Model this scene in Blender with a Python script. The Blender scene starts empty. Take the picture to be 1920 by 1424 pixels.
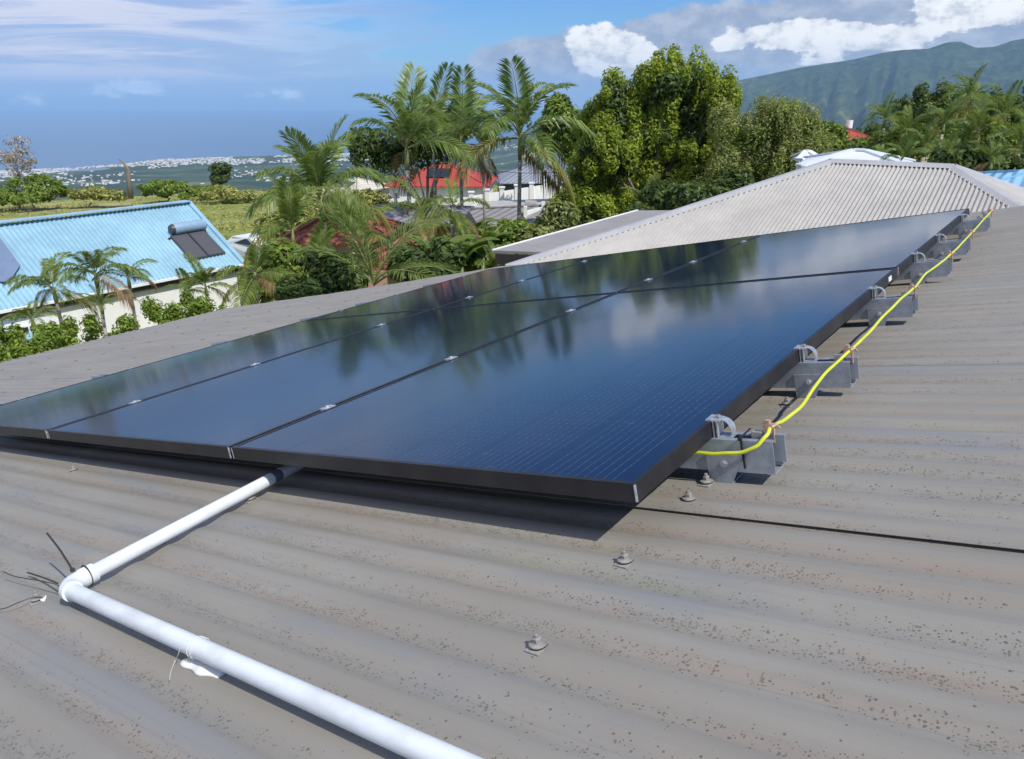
import bpy, math, random
import numpy as np
from mathutils import Vector, Matrix
rnd = random.Random(7)
nrg = np.random.default_rng(11)
C = bpy.context.scene.collection
PI = math.pi

# ------------------------------------------------------------ camera
F = 1404.5283
PITCH = 0.3589
FW = Vector((0, math.cos(PITCH), -math.sin(PITCH)))
RT = Vector((1, 0, 0))
UP = RT.cross(FW)
cam = bpy.data.cameras.new("camera")
camo = bpy.data.objects.new("camera", cam)
C.objects.link(camo)
cam.sensor_width = 36.0
cam.sensor_fit = 'HORIZONTAL'
cam.lens = F / 1920 * 36.0
cam.clip_start = 0.05
cam.clip_end = 200000.0
camo.rotation_euler = (PI / 2 - PITCH, 0, 0)
bpy.context.scene.camera = camo

# own roof frame: U runs down the slope (left), V runs along the ridge, N is up
U = Vector((-0.78427487, 0.57889554, -0.22314317))
V = Vector((0.59386956, 0.80456134, 0.0))
N = Vector((-0.17953237, 0.13251794, 0.97478568))
O = Vector((0.1678, 0.9101, -0.4945))
UH = Vector((U.x, U.y, 0)).normalized()
Z = Vector((0, 0, 1))
ROOF = Matrix(((-U.x, V.x, N.x, O.x), (-U.y, V.y, N.y, O.y), (-U.z, V.z, N.z, O.z), (0, 0, 0, 1)))
ROOFI = ROOF.inverted()

# ------------------------------------------------------------ light
SUN = (-1.15 * U - 0.20 * V + 1.0 * N).normalized()
sl = bpy.data.lights.new("sun", 'SUN')
sl.energy = 4.3
sl.angle = math.radians(0.55)
sl.color = (1.0, 0.95, 0.86)
so = bpy.data.objects.new("sun", sl)
C.objects.link(so)
so.rotation_euler = SUN.to_track_quat('Z', 'Y').to_euler()
so.location = SUN * 50
sc = bpy.context.scene
sc.view_settings.view_transform = 'Standard'
sc.view_settings.look = 'None'
sc.view_settings.gamma = 1
sc.view_settings.use_curve_mapping = False
sc.view_settings.exposure = 0.0
sc.cycles.use_denoising = True
sc.cycles.max_bounces = 6
sc.cycles.diffuse_bounces = 3
sc.cycles.glossy_bounces = 3
sc.cycles.transmission_bounces = 2
sc.cycles.transparent_max_bounces = 6
sc.cycles.volume_bounces = 2

def ray(px, py):
    return FW + RT * ((px - 960) / F) - UP * ((py - 712) / F)
def at(px, py, d):
    r = ray(px, py)
    return r * (d / r.y)
def azel(px, py):
    r = ray(px, py).normalized()
    return math.atan2(r.x, r.y), math.asin(r.z)
def solve3(P0, d1, d2, px, py):
    """P0 + a*d1 + b*d2 lying on the line of sight"""
    r = ray(px, py)
    M = Matrix(((d1.x, d2.x, -r.x), (d1.y, d2.y, -r.y), (d1.z, d2.z, -r.z)))
    s = M.inverted() @ (-P0)
    return P0 + d1 * s.x + d2 * s.y
def onN(px, py, n):
    """point (x=-U, y, z) in the roof frame on the plane z = n"""
    r = ray(px, py)
    t = (O + N * n).dot(N) / r.dot(N)
    return ROOFI @ (r * t)
def onV(px, py, v):
    r = ray(px, py)
    t = (O + V * v).dot(V) / r.dot(V)
    return ROOFI @ (r * t)

# ------------------------------------------------------------ node helpers
class NT:
    def __init__(s, nt):
        s.nt = nt
    def new(s, t, **k):
        n = s.nt.nodes.new(t)
        for a, b in k.items():
            setattr(n, a, b)
        return n
    def put(s, sock, v):
        if isinstance(v, bpy.types.NodeSocket):
            s.nt.links.new(v, sock)
        elif v is not None:
            if isinstance(v, (tuple, list)) and len(v) == 3 and sock.type == 'RGBA':
                v = (*v, 1)
            sock.default_value = v
    def m(s, op, a, b=None, c=None, clamp=False):
        n = s.new('ShaderNodeMath', operation=op, use_clamp=clamp)
        s.put(n.inputs[0], a)
        if b is not None: s.put(n.inputs[1], b)
        if c is not None: s.put(n.inputs[2], c)
        return n.outputs[0]
    def mix(s, f, a, b, blend='MIX'):
        n = s.new('ShaderNodeMix', data_type='RGBA', blend_type=blend)
        s.put(n.inputs[0], f); s.put(n.inputs[6], a); s.put(n.inputs[7], b)
        return n.outputs[2]
    def noise(s, vec, scale, detail=4, rough=.55, dist=0):
        n = s.new('ShaderNodeTexNoise')
        if vec is not None: s.put(n.inputs['Vector'], vec)
        s.put(n.inputs['Scale'], scale); s.put(n.inputs['Detail'], detail)
        s.put(n.inputs['Roughness'], rough); s.put(n.inputs['Distortion'], dist)
        return n.outputs[0]
    def vor(s, vec, scale, feature='F1', rand=1):
        n = s.new('ShaderNodeTexVoronoi', feature=feature)
        if vec is not None: s.put(n.inputs['Vector'], vec)
        s.put(n.inputs['Scale'], scale); s.put(n.inputs['Randomness'], rand)
        return n
    def ramp(s, v, lo, hi):
        n = s.new('ShaderNodeMapRange', interpolation_type='SMOOTHSTEP')
        s.put(n.inputs[0], v); s.put(n.inputs[1], lo); s.put(n.inputs[2], hi)
        return n.outputs[0]
    def mapv(s, vec, scale=(1, 1, 1), loc=(0, 0, 0), rot=(0, 0, 0)):
        n = s.new('ShaderNodeMapping')
        s.put(n.inputs[0], vec)
        n.inputs['Scale'].default_value = scale
        n.inputs['Location'].default_value = loc
        n.inputs['Rotation'].default_value = rot
        return n.outputs[0]
    def obj(s):
        return s.new('ShaderNodeTexCoord').outputs['Object']
    def sep(s, v):
        n = s.new('ShaderNodeSeparateXYZ'); s.put(n.inputs[0], v); return n.outputs
    def comb(s, x, y, z):
        n = s.new('ShaderNodeCombineXYZ')
        for i, a in enumerate((x, y, z)): s.put(n.inputs[i], a)
        return n.outputs[0]
    def bump(s, h, strength=.3, dist=.01):
        n = s.new('ShaderNodeBump'); s.put(n.inputs['Height'], h)
        s.put(n.inputs['Strength'], strength); s.put(n.inputs['Distance'], dist)
        return n.outputs[0]

def material(name, col=(.5, .5, .5), rough=.6, metal=0.0, spec=.4, fn=None):
    m = bpy.data.materials.new(name)
    m.use_nodes = True
    nt = m.node_tree
    bs = nt.nodes['Principled BSDF']
    bs.inputs['Base Color'].default_value = (*col, 1)
    bs.inputs['Roughness'].default_value = rough
    bs.inputs['Metallic'].default_value = metal
    bs.inputs['Specular IOR Level'].default_value = spec
    if fn: fn(NT(nt), bs)
    return m

def vary(col, amt=.25, scale=3, rough=.6, metal=0, spec=.4, bump=0, bscale=30, stretch=(1, 1, 1)):
    """plain stuff with mottling, grime and fine relief"""
    def fn(t, bs):
        o = t.mapv(t.obj(), stretch)
        n = t.noise(o, scale, 6, .6)
        n2 = t.noise(o, scale * 7, 4, .6)
        k = t.m('ADD', t.m('MULTIPLY', n, .7), t.m('MULTIPLY', n2, .3))
        lo = tuple(c * (1 - amt * 1.3) for c in col)
        hi = tuple(min(.95, c * (1 + amt)) for c in col)
        t.put(bs.inputs['Base Color'], t.mix(t.ramp(k, .3, .7), lo, hi))
        t.put(bs.inputs['Roughness'], t.m('ADD', rough - .1, t.m('MULTIPLY', n2, .2)))
        if bump:
            t.put(bs.inputs['Normal'], t.bump(t.noise(o, bscale, 3), bump, .01))
    return fn

def leaf_material(name, c1, c2, c3, trans=.35, rough=.5):
    m = bpy.data.materials.new(name); m.use_nodes = True
    t = NT(m.node_tree)
    m.node_tree.nodes.clear()
    out = t.new('ShaderNodeOutputMaterial')
    g = t.new('ShaderNodeNewGeometry')
    r = g.outputs['Random Per Island']
    n = t.noise(t.obj(), .9, 2)
    col = t.mix(t.ramp(n, .35, .65), c1, c2)
    col = t.mix(t.m('MULTIPLY', t.ramp(r, .55, 1.0), .75), col, c3)
    hs = t.new('ShaderNodeHueSaturation')
    t.put(hs.inputs['Value'], t.m('ADD', .65, t.m('MULTIPLY', t.m('FRACT', t.m('MULTIPLY', r, 7.31)), .7)))
    t.put(hs.inputs['Color'], col)
    col = hs.outputs[0]
    p = t.new('ShaderNodeBsdfPrincipled')
    t.put(p.inputs['Base Color'], col); p.inputs['Roughness'].default_value = rough
    p.inputs['Specular IOR Level'].default_value = .35
    tr = t.new('ShaderNodeBsdfTranslucent')
    t.put(tr.inputs[0], t.mix(.35, col, (.30, .36, .02)))
    ms = t.new('ShaderNodeMixShader'); ms.inputs[0].default_value = trans
    m.node_tree.links.new(p.outputs[0], ms.inputs[1])
    m.node_tree.links.new(tr.outputs[0], ms.inputs[2])
    m.node_tree.links.new(ms.outputs[0], out.inputs[0])
    return m

# ------------------------------------------------------------ sky (world)
def build_world():
    w = bpy.data.worlds.new("World"); sc.world = w; w.use_nodes = True
    t = NT(w.node_tree); w.node_tree.nodes.clear()
    out = t.new('ShaderNodeOutputWorld')
    sky = t.new('ShaderNodeTexSky', sky_type='NISHITA')
    sky.sun_disc = False
    sky.sun_elevation = math.asin(SUN.z)
    sky.sun_rotation = math.atan2(SUN.x, SUN.y)
    sky.altitude = 600
    sky.air_density = 1.0; sky.dust_density = .6; sky.ozone_density = 1.6
    d = t.new('ShaderNodeTexCoord').outputs['Generated']
    x, y, z = t.sep(d)[:3]
    az = t.m('ARCTAN2', x, y)
    el = t.m('ARCSINE', z)
    sky_col = t.mix(1.0, sky.outputs[0], (.050, .084, .130), 'MULTIPLY')
    P = t.comb(az, el, 0)
    warp = t.noise(t.mapv(P, (9, 16, 1)), 1.0, 6, .6)
    warp2 = t.noise(t.mapv(P, (34, 52, 1), (3, 1, 0)), 1.0, 6, .62)
    def field(blobs):
        tot = None
        for (px, py, rx, ry, a) in blobs:
            A, E = azel(px, py)
            ka, ke = 1200 / rx, 1200 / ry
            dx = t.m('MULTIPLY', t.m('SUBTRACT', az, A), ka)
            dy = t.m('MULTIPLY', t.m('SUBTRACT', el, E), ke)
            g = t.m('MULTIPLY', t.m('EXPONENT', t.m('MULTIPLY', t.m('ADD', t.m('MULTIPLY', dx, dx), t.m('MULTIPLY', dy, dy)), -1.0)), a)
            tot = g if tot is None else t.m('ADD', tot, g)
        return tot
    nz = t.m('ADD', t.m('MULTIPLY', t.m('SUBTRACT', warp, .5), 1.5), t.m('MULTIPLY', t.m('SUBTRACT', warp2, .5), .9))
    grey = field([(1130, 135, 110, 62, 1.1), (950, 112, 75, 30, .8), (1010, 185, 120, 40, .8), (1240, 120, 90, 50, .8),
                  (1400, 110, 150, 50, 1.1), (1560, 90, 170, 55, 1.1), (1720, 60, 160, 60, 1.1), (1880, 50, 150, 65, 1.1),
                  (1800, 10, 120, 40, .9), (2100, 40, 300, 90, 1.0), (1140, 190, 160, 40, .6)])
    white = field([(1130, 92, 62, 46, 1.2), (1205, 110, 34, 22, .8), (1480, 62, 75, 24, 1.0), (1570, 72, 60, 18, .6),
                   (1680, 75, 55, 18, .8), (1360, 85, 30, 16, .6), (1800, 12, 70, 22, .9), (1880, 35, 80, 20, .6), (950, 100, 40, 14, .5),
                   (1540, 118, 60, 10, .5)])
    small = field([(60, 184, 24, 11, .8), (205, 170, 34, 12, .75), (245, 160, 22, 10, .6), (285, 166, 22, 13, .9), (478, 180, 14, 7, .6), (532, 174, 22, 10, .8), (560, 180, 16, 8, .5)])
    # lavender veil upper left: wide streaks
    st = t.noise(t.mapv(P, (3.6, 34, 1), (0, .3, 0)), 1.0, 7, .62, .9)
    A0, _ = azel(330, 100); A1, _ = azel(900, 100)
    veilm = t.ramp(t.m('ADD', az, t.m('MULTIPLY', t.m('SUBTRACT', st, .5), .9)), A1, A0)
    _, E0 = azel(960, 205); _, E1 = azel(960, 140)
    veilm = t.m('MULTIPLY', veilm, t.ramp(el, E0, E1))
    veilm = t.m('MULTIPLY', veilm, t.m('ADD', .60, t.m('MULTIPLY', t.ramp(st, .35, .62), .38)))
    # the same thin cloud goes on in patches over the rest of the sky
    hi = t.noise(t.mapv(P, (2.1, 4.5, 1), (5, 2, 0)), 1.0, 5, .55, .4)
    him = t.m('MULTIPLY', t.m('MULTIPLY', t.ramp(hi, .5, .68), t.ramp(el, .26, .45)), .30)
    c = t.mix(veilm, sky_col, t.mix(t.ramp(st, .42, .58), (.46, .52, .78), (.80, .80, .94)))
    c = t.mix(him, c, (.46, .52, .66))
    gm = t.ramp(t.m('ADD', grey, t.m('MULTIPLY', nz, .75)), .42, .72)
    shade = t.ramp(warp2, .35, .7)
    c = t.mix(t.m('MULTIPLY', gm, .92), c, t.mix(shade, (.36, .41, .56), (.58, .62, .72)))
    wm = t.ramp(t.m('ADD', white, t.m('MULTIPLY', nz, .8)), .50, .63)
    c = t.mix(wm, c, t.mix(t.ramp(warp2, .30, .58), (.62, .66, .74), (1.12, 1.12, 1.12)))
    _, EA = azel(960, 235); _, EB = azel(960, 120)
    c = t.mix(t.m('MULTIPLY', t.ramp(el, EB, EA), .5), c, (.27, .40, .70))
    fine = t.noise(t.mapv(P, (60, 110, 1), (2, 7, 0)), 1.0, 6, .65)
    smm = t.m('MULTIPLY', t.ramp(t.m('ADD', small, t.m('MULTIPLY', t.m('SUBTRACT', fine, .5), 2.6)), .30, 1.15), t.ramp(small, .06, .4))
    c = t.mix(t.m('MULTIPLY', smm, .85), c, (1.25, 1.35, 1.45))
    bg = t.new('ShaderNodeBackground'); t.put(bg.inputs[0], c); bg.inputs[1].default_value = 1.0
    w.node_tree.links.new(bg.outputs[0], out.inputs[0])
build_world()

# ------------------------------------------------------------ mesh helpers
class MB:
    def __init__(s):
        s.v = []; s.f = []; s.mi = []
    def add(s, vs, fs, mi=0):
        b = len(s.v)
        s.v += [tuple(p) for p in vs]
        s.f += [tuple(i + b for i in f) for f in fs]
        s.mi += [mi] * len(fs)
        return s
    def box(s, a, b, mi=0, M=None):
        (x0, y0, z0), (x1, y1, z1) = a, b
        vs = [Vector(p) for p in ((x0, y0, z0), (x1, y0, z0), (x1, y1, z0), (x0, y1, z0), (x0, y0, z1), (x1, y0, z1), (x1, y1, z1), (x0, y1, z1))]
        if M: vs = [M @ p for p in vs]
        return s.add(vs, [(0, 3, 2, 1), (4, 5, 6, 7), (0, 1, 5, 4), (1, 2, 6, 5), (2, 3, 7, 6), (3, 0, 4, 7)], mi)
    def bar(s, p, q, w, h, mi=0, up=Z):
        p, q = Vector(p), Vector(q)
        d = (q - p); L = d.length; d.normalize()
        x = d.cross(up)
        x = x.normalized() if x.length > 1e-6 else Vector((1, 0, 0))
        y = x.cross(d)
        M = Matrix(((x.x, d.x, y.x, p.x), (x.y, d.y, y.y, p.y), (x.z, d.z, y.z, p.z), (0, 0, 0, 1)))
        return s.box((-w / 2, 0, -h / 2), (w / 2, L, h / 2), mi, M)
    def tube(s, pts, r, n=8, mi=0, cap=True, mifn=None):
        pts = [Vector(p) for p in pts]
        rs = r if isinstance(r, (list, tuple)) else [r] * len(pts)
        rings = []
        prev = None
        for i, p in enumerate(pts):
            d = (pts[min(i + 1, len(pts) - 1)] - pts[max(i - 1, 0)]).normalized()
            if prev is None:
                a = d.cross(Z)
                if a.length < .05: a = d.cross(Vector((0, 1, 0)))
            else:
                a = prev - d * prev.dot(d)
            a.normalize(); prev = a
            b = d.cross(a)
            rings.append([p + (a * math.cos(2 * PI * k / n) + b * math.sin(2 * PI * k / n)) * rs[i] for k in range(n)])
        base = len(s.v)
        for rg in rings: s.v += [tuple(q) for q in rg]
        for i in range(len(pts) - 1):
            for k in range(n):
                s.f.append((base + i * n + k, base + i * n + (k + 1) % n, base + (i + 1) * n + (k + 1) % n, base + (i + 1) * n + k))
                s.mi.append(mifn(i, k) if mifn else mi)
        if cap:
            s.f.append(tuple(base + k for k in reversed(range(n)))); s.mi.append(mi)
            s.f.append(tuple(base + (len(pts) - 1) * n + k for k in range(n))); s.mi.append(mi)
        return s
    def slab(s, poly, t, mi=0, nrm=None):
        """polygon with thickness t on its lower side"""
        poly = [Vector(p) for p in poly]
        nn = nrm or (poly[1] - poly[0]).cross(poly[2] - poly[0]).normalized()
        lo = [p - nn * t for p in poly]
        k = len(poly)
        fs = [tuple(range(k)), tuple(reversed(range(k, 2 * k)))]
        fs += [(i, k + i, k + (i + 1) % k, (i + 1) % k) for i in range(k)]
        return s.add(poly + lo, fs, mi)
    def mesh(s, name, mats, smooth=False, base=None):
        me = bpy.data.meshes.new(name)
        vs = s.v if base is None else [tuple(Vector(p) - base) for p in s.v]
        me.from_pydata(vs, [], s.f)
        for m in (mats if isinstance(mats, (list, tuple)) else [mats]): me.materials.append(m)
        if len(me.materials) > 1: me.polygons.foreach_set('material_index', s.mi)
        if smooth: me.polygons.foreach_set('use_smooth', [True] * len(me.polygons))
        if smooth == 'auto': me.set_sharp_from_angle(angle=math.radians(38))
        me.update()
        return me

def link(name, me, parent=None, loc=None, M=None):
    o = bpy.data.objects.new(name, me)
    C.objects.link(o)
    if parent: o.parent = parent
    if M is not None: o.matrix_local = M
    if loc is not None: o.location = loc
    return o
def tag(o, label=None, cat=None, group=None, kind=None):
    if label: o['label'] = label
    if cat: o['category'] = cat
    if group: o['group'] = group
    if kind: o['kind'] = kind
    return o
def thing(name, label, cat, base=(0, 0, 0), group=None, frame=None):
    o = bpy.data.objects.new(name, None); C.objects.link(o)
    o.empty_display_size = .1
    o.matrix_world = (frame or Matrix()) @ Matrix.Translation(Vector(base))
    return tag(o, label, cat, group)
def part(name, mb, mat, parent, smooth=False, base=None, label=None):
    o = link(name, mb.mesh(name, mat, smooth, base), parent)
    if label: o['label'] = label
    return o
def raw_mesh(name, vs, fs, mats, mi=None, smooth=False):
    """vs (n,3), fs (m,4) numpy"""
    me = bpy.data.meshes.new(name)
    vs = np.asarray(vs, dtype=np.float32); fs = np.asarray(fs, dtype=np.int32)
    k = fs.shape[1]
    me.vertices.add(len(vs)); me.vertices.foreach_set('co', vs.ravel())
    me.loops.add(fs.size); me.loops.foreach_set('vertex_index', fs.ravel())
    me.polygons.add(len(fs))
    me.polygons.foreach_set('loop_start', np.arange(0, fs.size, k, dtype=np.int32))
    me.polygons.foreach_set('loop_total', np.full(len(fs), k, dtype=np.int32))
    for m in (mats if isinstance(mats, (list, tuple)) else [mats]): me.materials.append(m)
    if mi is not None: me.polygons.foreach_set('material_index', np.asarray(mi, dtype=np.int32))
    if smooth: me.polygons.foreach_set('use_smooth', np.ones(len(fs), dtype=bool))
    me.update(calc_edges=True)
    return me

# ------------------------------------------------------------ terrain
def sstep(a, b, x):
    t = np.clip((x - a) / (b - a), 0, 1)
    return t * t * (3 - 2 * t)
_g = np.random.default_rng(5).random((256, 256))
def vnoise(x, y):
    xi = np.floor(x).astype(int); yi = np.floor(y).astype(int)
    fx = x - xi; fy = y - yi
    fx = fx * fx * (3 - 2 * fx); fy = fy * fy * (3 - 2 * fy)
    g = lambda i, j: _g[i % 256, j % 256]
    return (g(xi, yi) * (1 - fx) + g(xi + 1, yi) * fx) * (1 - fy) + (g(xi, yi + 1) * (1 - fx) + g(xi + 1, yi + 1) * fx) * fy
def fbm(x, y, o=5):
    s = 0; a = .5; t = 0
    for i in range(o):
        s = s + a * vnoise(x * 2 ** i + 17 * i, y * 2 ** i + 5 * i); t += a; a *= .55
    return s / t
SEA = -620.0
ridge_px = [(-1500, 330), (700, 300), (900, 262), (960, 246), (1060, 222), (1130, 206), (1250, 180), (1355, 157), (1430, 142), (1500, 127), (1600, 112), (1650, 100), (1690, 94), (1740, 92), (1775, 80), (1800, 78), (1830, 90), (1865, 88), (1900, 76), (1925, 72), (2100, 78), (2600, 120), (4000, 160)]
rz = [azel(*p) for p in ridge_px]
r_az = np.array([a for a, e in rz]); r_el = np.array([math.tan(e) for a, e in rz])
coast_px = [(-1500, 330), (0, 322), (150, 314), (230, 309), (300, 300), (380, 297), (480, 294), (600, 291), (760, 286), (860, 276), (950, 262), (1060, 250)]
cz = [azel(*p) for p in coast_px]
c_az = np.array([a for a, e in cz]); c_d = np.array([-SEA / math.tan(-e) for a, e in cz])
def height(x, y):
    r = np.hypot(x, y) + 1e-6; az = np.arctan2(x, y)
    w = sstep(math.radians(2), math.radians(24), az)          # 0 on the sea side, 1 towards the mountain
    far = -22 + 12 * w
    z = np.where(r < 12, -5.3, -5.3 + (far + 5.3) * np.clip((r - 12) / 190, 0, 1) ** (.72))
    z = z + .5 * (fbm(x / 14, y / 14, 3) - .5) * sstep(25, 60, r)
    z = z + 1.6 * (fbm(x / 45 + 9, y / 45, 3) - .5) * sstep(60, 120, r)
    w2 = 1 - sstep(math.radians(-17), math.radians(-9), az)
    z = z - 2.2 * w2 * sstep(13, 22, r) * (1 - sstep(42, 60, r))
    # beyond the near crest the land drops towards the coastal plain
    plain = -470 - 145 * sstep(3500, 8200, r) + 30 * (fbm(x / 900, y / 900, 4) - .5)
    d = sstep(210, 3600, r)
    k = np.clip((r - 205) / 1200, 0, 1)
    z2 = far - 380 * (1 - w * .75) * (1 - (1 - k) ** 2.0)
    z2 = z2 * (1 - d) + plain * d
    z = np.where(r > 205, z2, z)
    # the sea
    cd = np.interp(az, c_az, c_d, right=40000)
    cd = cd * (1 + .012 * (fbm(az * 40, az * 0 + 3, 4) - .5))
    z = np.where((r > cd), SEA - 12, z)
    # mountain
    H = 12500 * np.interp(az, r_az, r_el)
    on = sstep(math.radians(-3), math.radians(3), az)
    t = np.clip((r - 4200) / (12500 - 4200), 0, 1)
    body = (plain + 60) * (1 - t ** 1.5) + H * t ** 1.5
    rv = np.abs(fbm(az * 38 + .15 * t, t * 2.2 + 3, 5) - .5) * 2
    ra = 640 * np.sin(np.clip(t, 0, 1) * PI) ** .8 * sstep(math.radians(4), math.radians(20), az)
    ter = fbm(x / 1500, y / 1500, 5) - .5
    body = body + ra * (rv - .55) + 190 * ter * np.sin(t * PI)
    back = body - np.clip(r - 12500, 0, None) * .45
    z = np.where((on > 0) & (r > 4200) & (r < cd + 1e5 * on), z * (1 - on) + back * on, z)
    return z
def gz(x, y):
    return float(height(np.array([x * 1.0]), np.array([y * 1.0]))[0])

def polar_sheet(name, radii, azs, mat, hf):
    R, A = np.meshgrid(radii, azs, indexing='ij')
    X, Y = R * np.sin(A), R * np.cos(A)
    Zz = hf(X, Y)
    vs = np.stack([X, Y, Zz], -1).reshape(-1, 3)
    nr, na = R.shape
    i, j = np.meshgrid(np.arange(nr - 1), np.arange(na - 1), indexing='ij')
    a = (i * na + j).ravel()
    fs = np.stack([a, a + 1, a + na + 1, a + na], -1)[:, ::-1]
    return link(name, raw_mesh(name, vs, fs, mat, smooth=True))

def f_ground(t, bs):
    o = t.new('ShaderNodeNewGeometry').outputs['Position']
    n1 = t.noise(o, .035, 6, .6); n2 = t.noise(o, .22, 6, .7); n3 = t.noise(o, 1.7, 4, .7)
    c = t.mix(t.ramp(n1, .42, .6), (.25, .28, .085), (.38, .35, .16))
    c = t.mix(t.ramp(n2, .5, .68), c, (.17, .24, .045))
    c = t.mix(t.m('MULTIPLY', t.ramp(n3, .5, .75), .5), c, (.27, .24, .11))
    t.put(bs.inputs['Base Color'], c)
    t.put(bs.inputs['Normal'], t.bump(n3, .6, .5))
M_ground = material('field_ground', rough=.9, spec=.1, fn=f_ground)
def f_far(t, bs):
    o = t.new('ShaderNodeNewGeometry').outputs['Position']
    n1 = t.noise(o, .0016, 6, .6); n2 = t.noise(o, .008, 6, .65)
    v = t.vor(o, .0042)
    c = t.mix(t.ramp(n1, .42, .6), (.035, .06, .025), (.10, .12, .05))
    c = t.mix(t.m('MULTIPLY', t.ramp(n2, .48, .62), .8), c, (.045, .07, .035))
    sep = t.sep(v.outputs['Color'])
    c = t.mix(t.m('MULTIPLY', t.ramp(sep[0], .72, .8), t.ramp(n1, .5, .58)), c, (.17, .19, .09))
    z = t.sep(o)[2]
    up = t.ramp(z, -380, 300)
    c = t.mix(t.m('MULTIPLY', up, .75), c, t.mix(t.ramp(n2, .38, .62), (.006, .018, .014), (.060, .095, .040)))
    t.put(bs.inputs['Base Color'], c)
    t.put(bs.inputs['Normal'], t.bump(n2, .9, 60))
M_far = material('far_land', rough=.95, spec=.05, fn=f_far)
AZ = np.radians(np.linspace(-62, 62, 420))
g1 = polar_sheet('ground', np.concatenate([[0.5], np.linspace(3, 30, 16), np.linspace(33, 205, 80)]), np.radians(np.linspace(-180, 180, 361)), M_ground, height)
tag(g1, kind='structure')
rad = np.concatenate([np.linspace(204.5, 800, 40), np.geomspace(830, 4200, 50), np.linspace(4300, 12500, 170), np.linspace(12600, 16000, 14)])
g2 = polar_sheet('terrain', rad, np.radians(np.linspace(-62, 62, 760)), M_far, height)
tag(g2, kind='structure')
def f_sea(t, bs):
    o = t.new('ShaderNodeNewGeometry').outputs['Position']
    n = t.noise(t.mapv(o, (1, 1, 1)), .02, 6, .6)
    n2 = t.noise(o, .0004, 4, .6)
    t.put(bs.inputs['Base Color'], t.mix(t.ramp(n2, .35, .65), (.03, .10, .20), (.04, .12, .23)))
    t.put(bs.inputs['Normal'], t.bump(n, .5, 2))
M_sea = material('sea_water', (.02, .07, .13), .28, fn=f_sea)
mb = MB()
mb.add([(-45000, -3000, SEA), (45000, -3000, SEA), (45000, 45000, SEA), (-45000, 45000, SEA)], [(0, 1, 2, 3)])
tag(link('sea', mb.mesh('sea', M_sea)), kind='structure')

# pale town on the coastal plain: thousands of far specks
def town():
    n = 6500
    az = nrg.uniform(math.radians(-40), math.radians(3), n)
    cd = np.interp(az, c_az, c_d)
    k = nrg.random(n)
    near = 5300
    f = np.where(nrg.random(n) < .62, 1 - .28 * k ** 1.3, k)
    r = near + (cd - 60 - near) * f
    x, y = r * np.sin(az), r * np.cos(az)
    dens = fbm(x / 420 + 3, y / 900, 4)
    keep = dens > np.where(r > cd - 1100, .47, .60)
    x, y, r = x[keep], y[keep], r[keep]
    z = height(x, y)
    s = nrg.uniform(5, 14, len(x)); h = nrg.uniform(4, 10, len(x)); a = nrg.uniform(0, PI, len(x))
    vs = []
    for dx, dy, dz in [(-1, -1, 0), (1, -1, 0), (1, 1, 0), (-1, 1, 0), (-1, -1, 1), (1, -1, 1), (1, 1, 1), (-1, 1, 1)]:
        vs.append(np.stack([x + s * (dx * np.cos(a) - dy * .6 * np.sin(a)), y + s * (dx * np.sin(a) + dy * .6 * np.cos(a)), z - 4 + dz * (h + 4)], -1))
    vs = np.stack(vs, 1).reshape(-1, 3)
    q = np.array([(4, 5, 6, 7), (0, 1, 5, 4), (1, 2, 6, 5), (2, 3, 7, 6), (3, 0, 4, 7)])
    fs = (q[None] + (np.arange(len(x)) * 8)[:, None, None]).reshape(-1, 4)
    mi = np.repeat((nrg.random(len(x)) < .25).astype(int), 5)
    a = material('town_white', (.62, .62, .60), .8)
    b = material('town_tan', (.42, .36, .30), .8)
    tag(link('distant_town', raw_mesh('distant_town', vs, fs, [a, b], mi)), 'pale houses of a far town spread over the coastal plain', 'town', kind='stuff')
town()

# ------------------------------------------------------------ own roof
HR = .105; P = .0703; C0 = -.035; AMP = .0027
vend_u = [-3.5, 0, .8, 3.5, 3.9, 5.5, 7.27]; vend_v = [4.75, 4.30, 4.24, 4.60, 4.70, 4.12, 3.86]
def vend(u): return float(np.interp(u, vend_u, vend_v))
def wave(v):
    c = math.cos(2 * PI * (v - C0) / P)
    return -HR + AMP * math.copysign(abs(c) ** .62, c)

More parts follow.
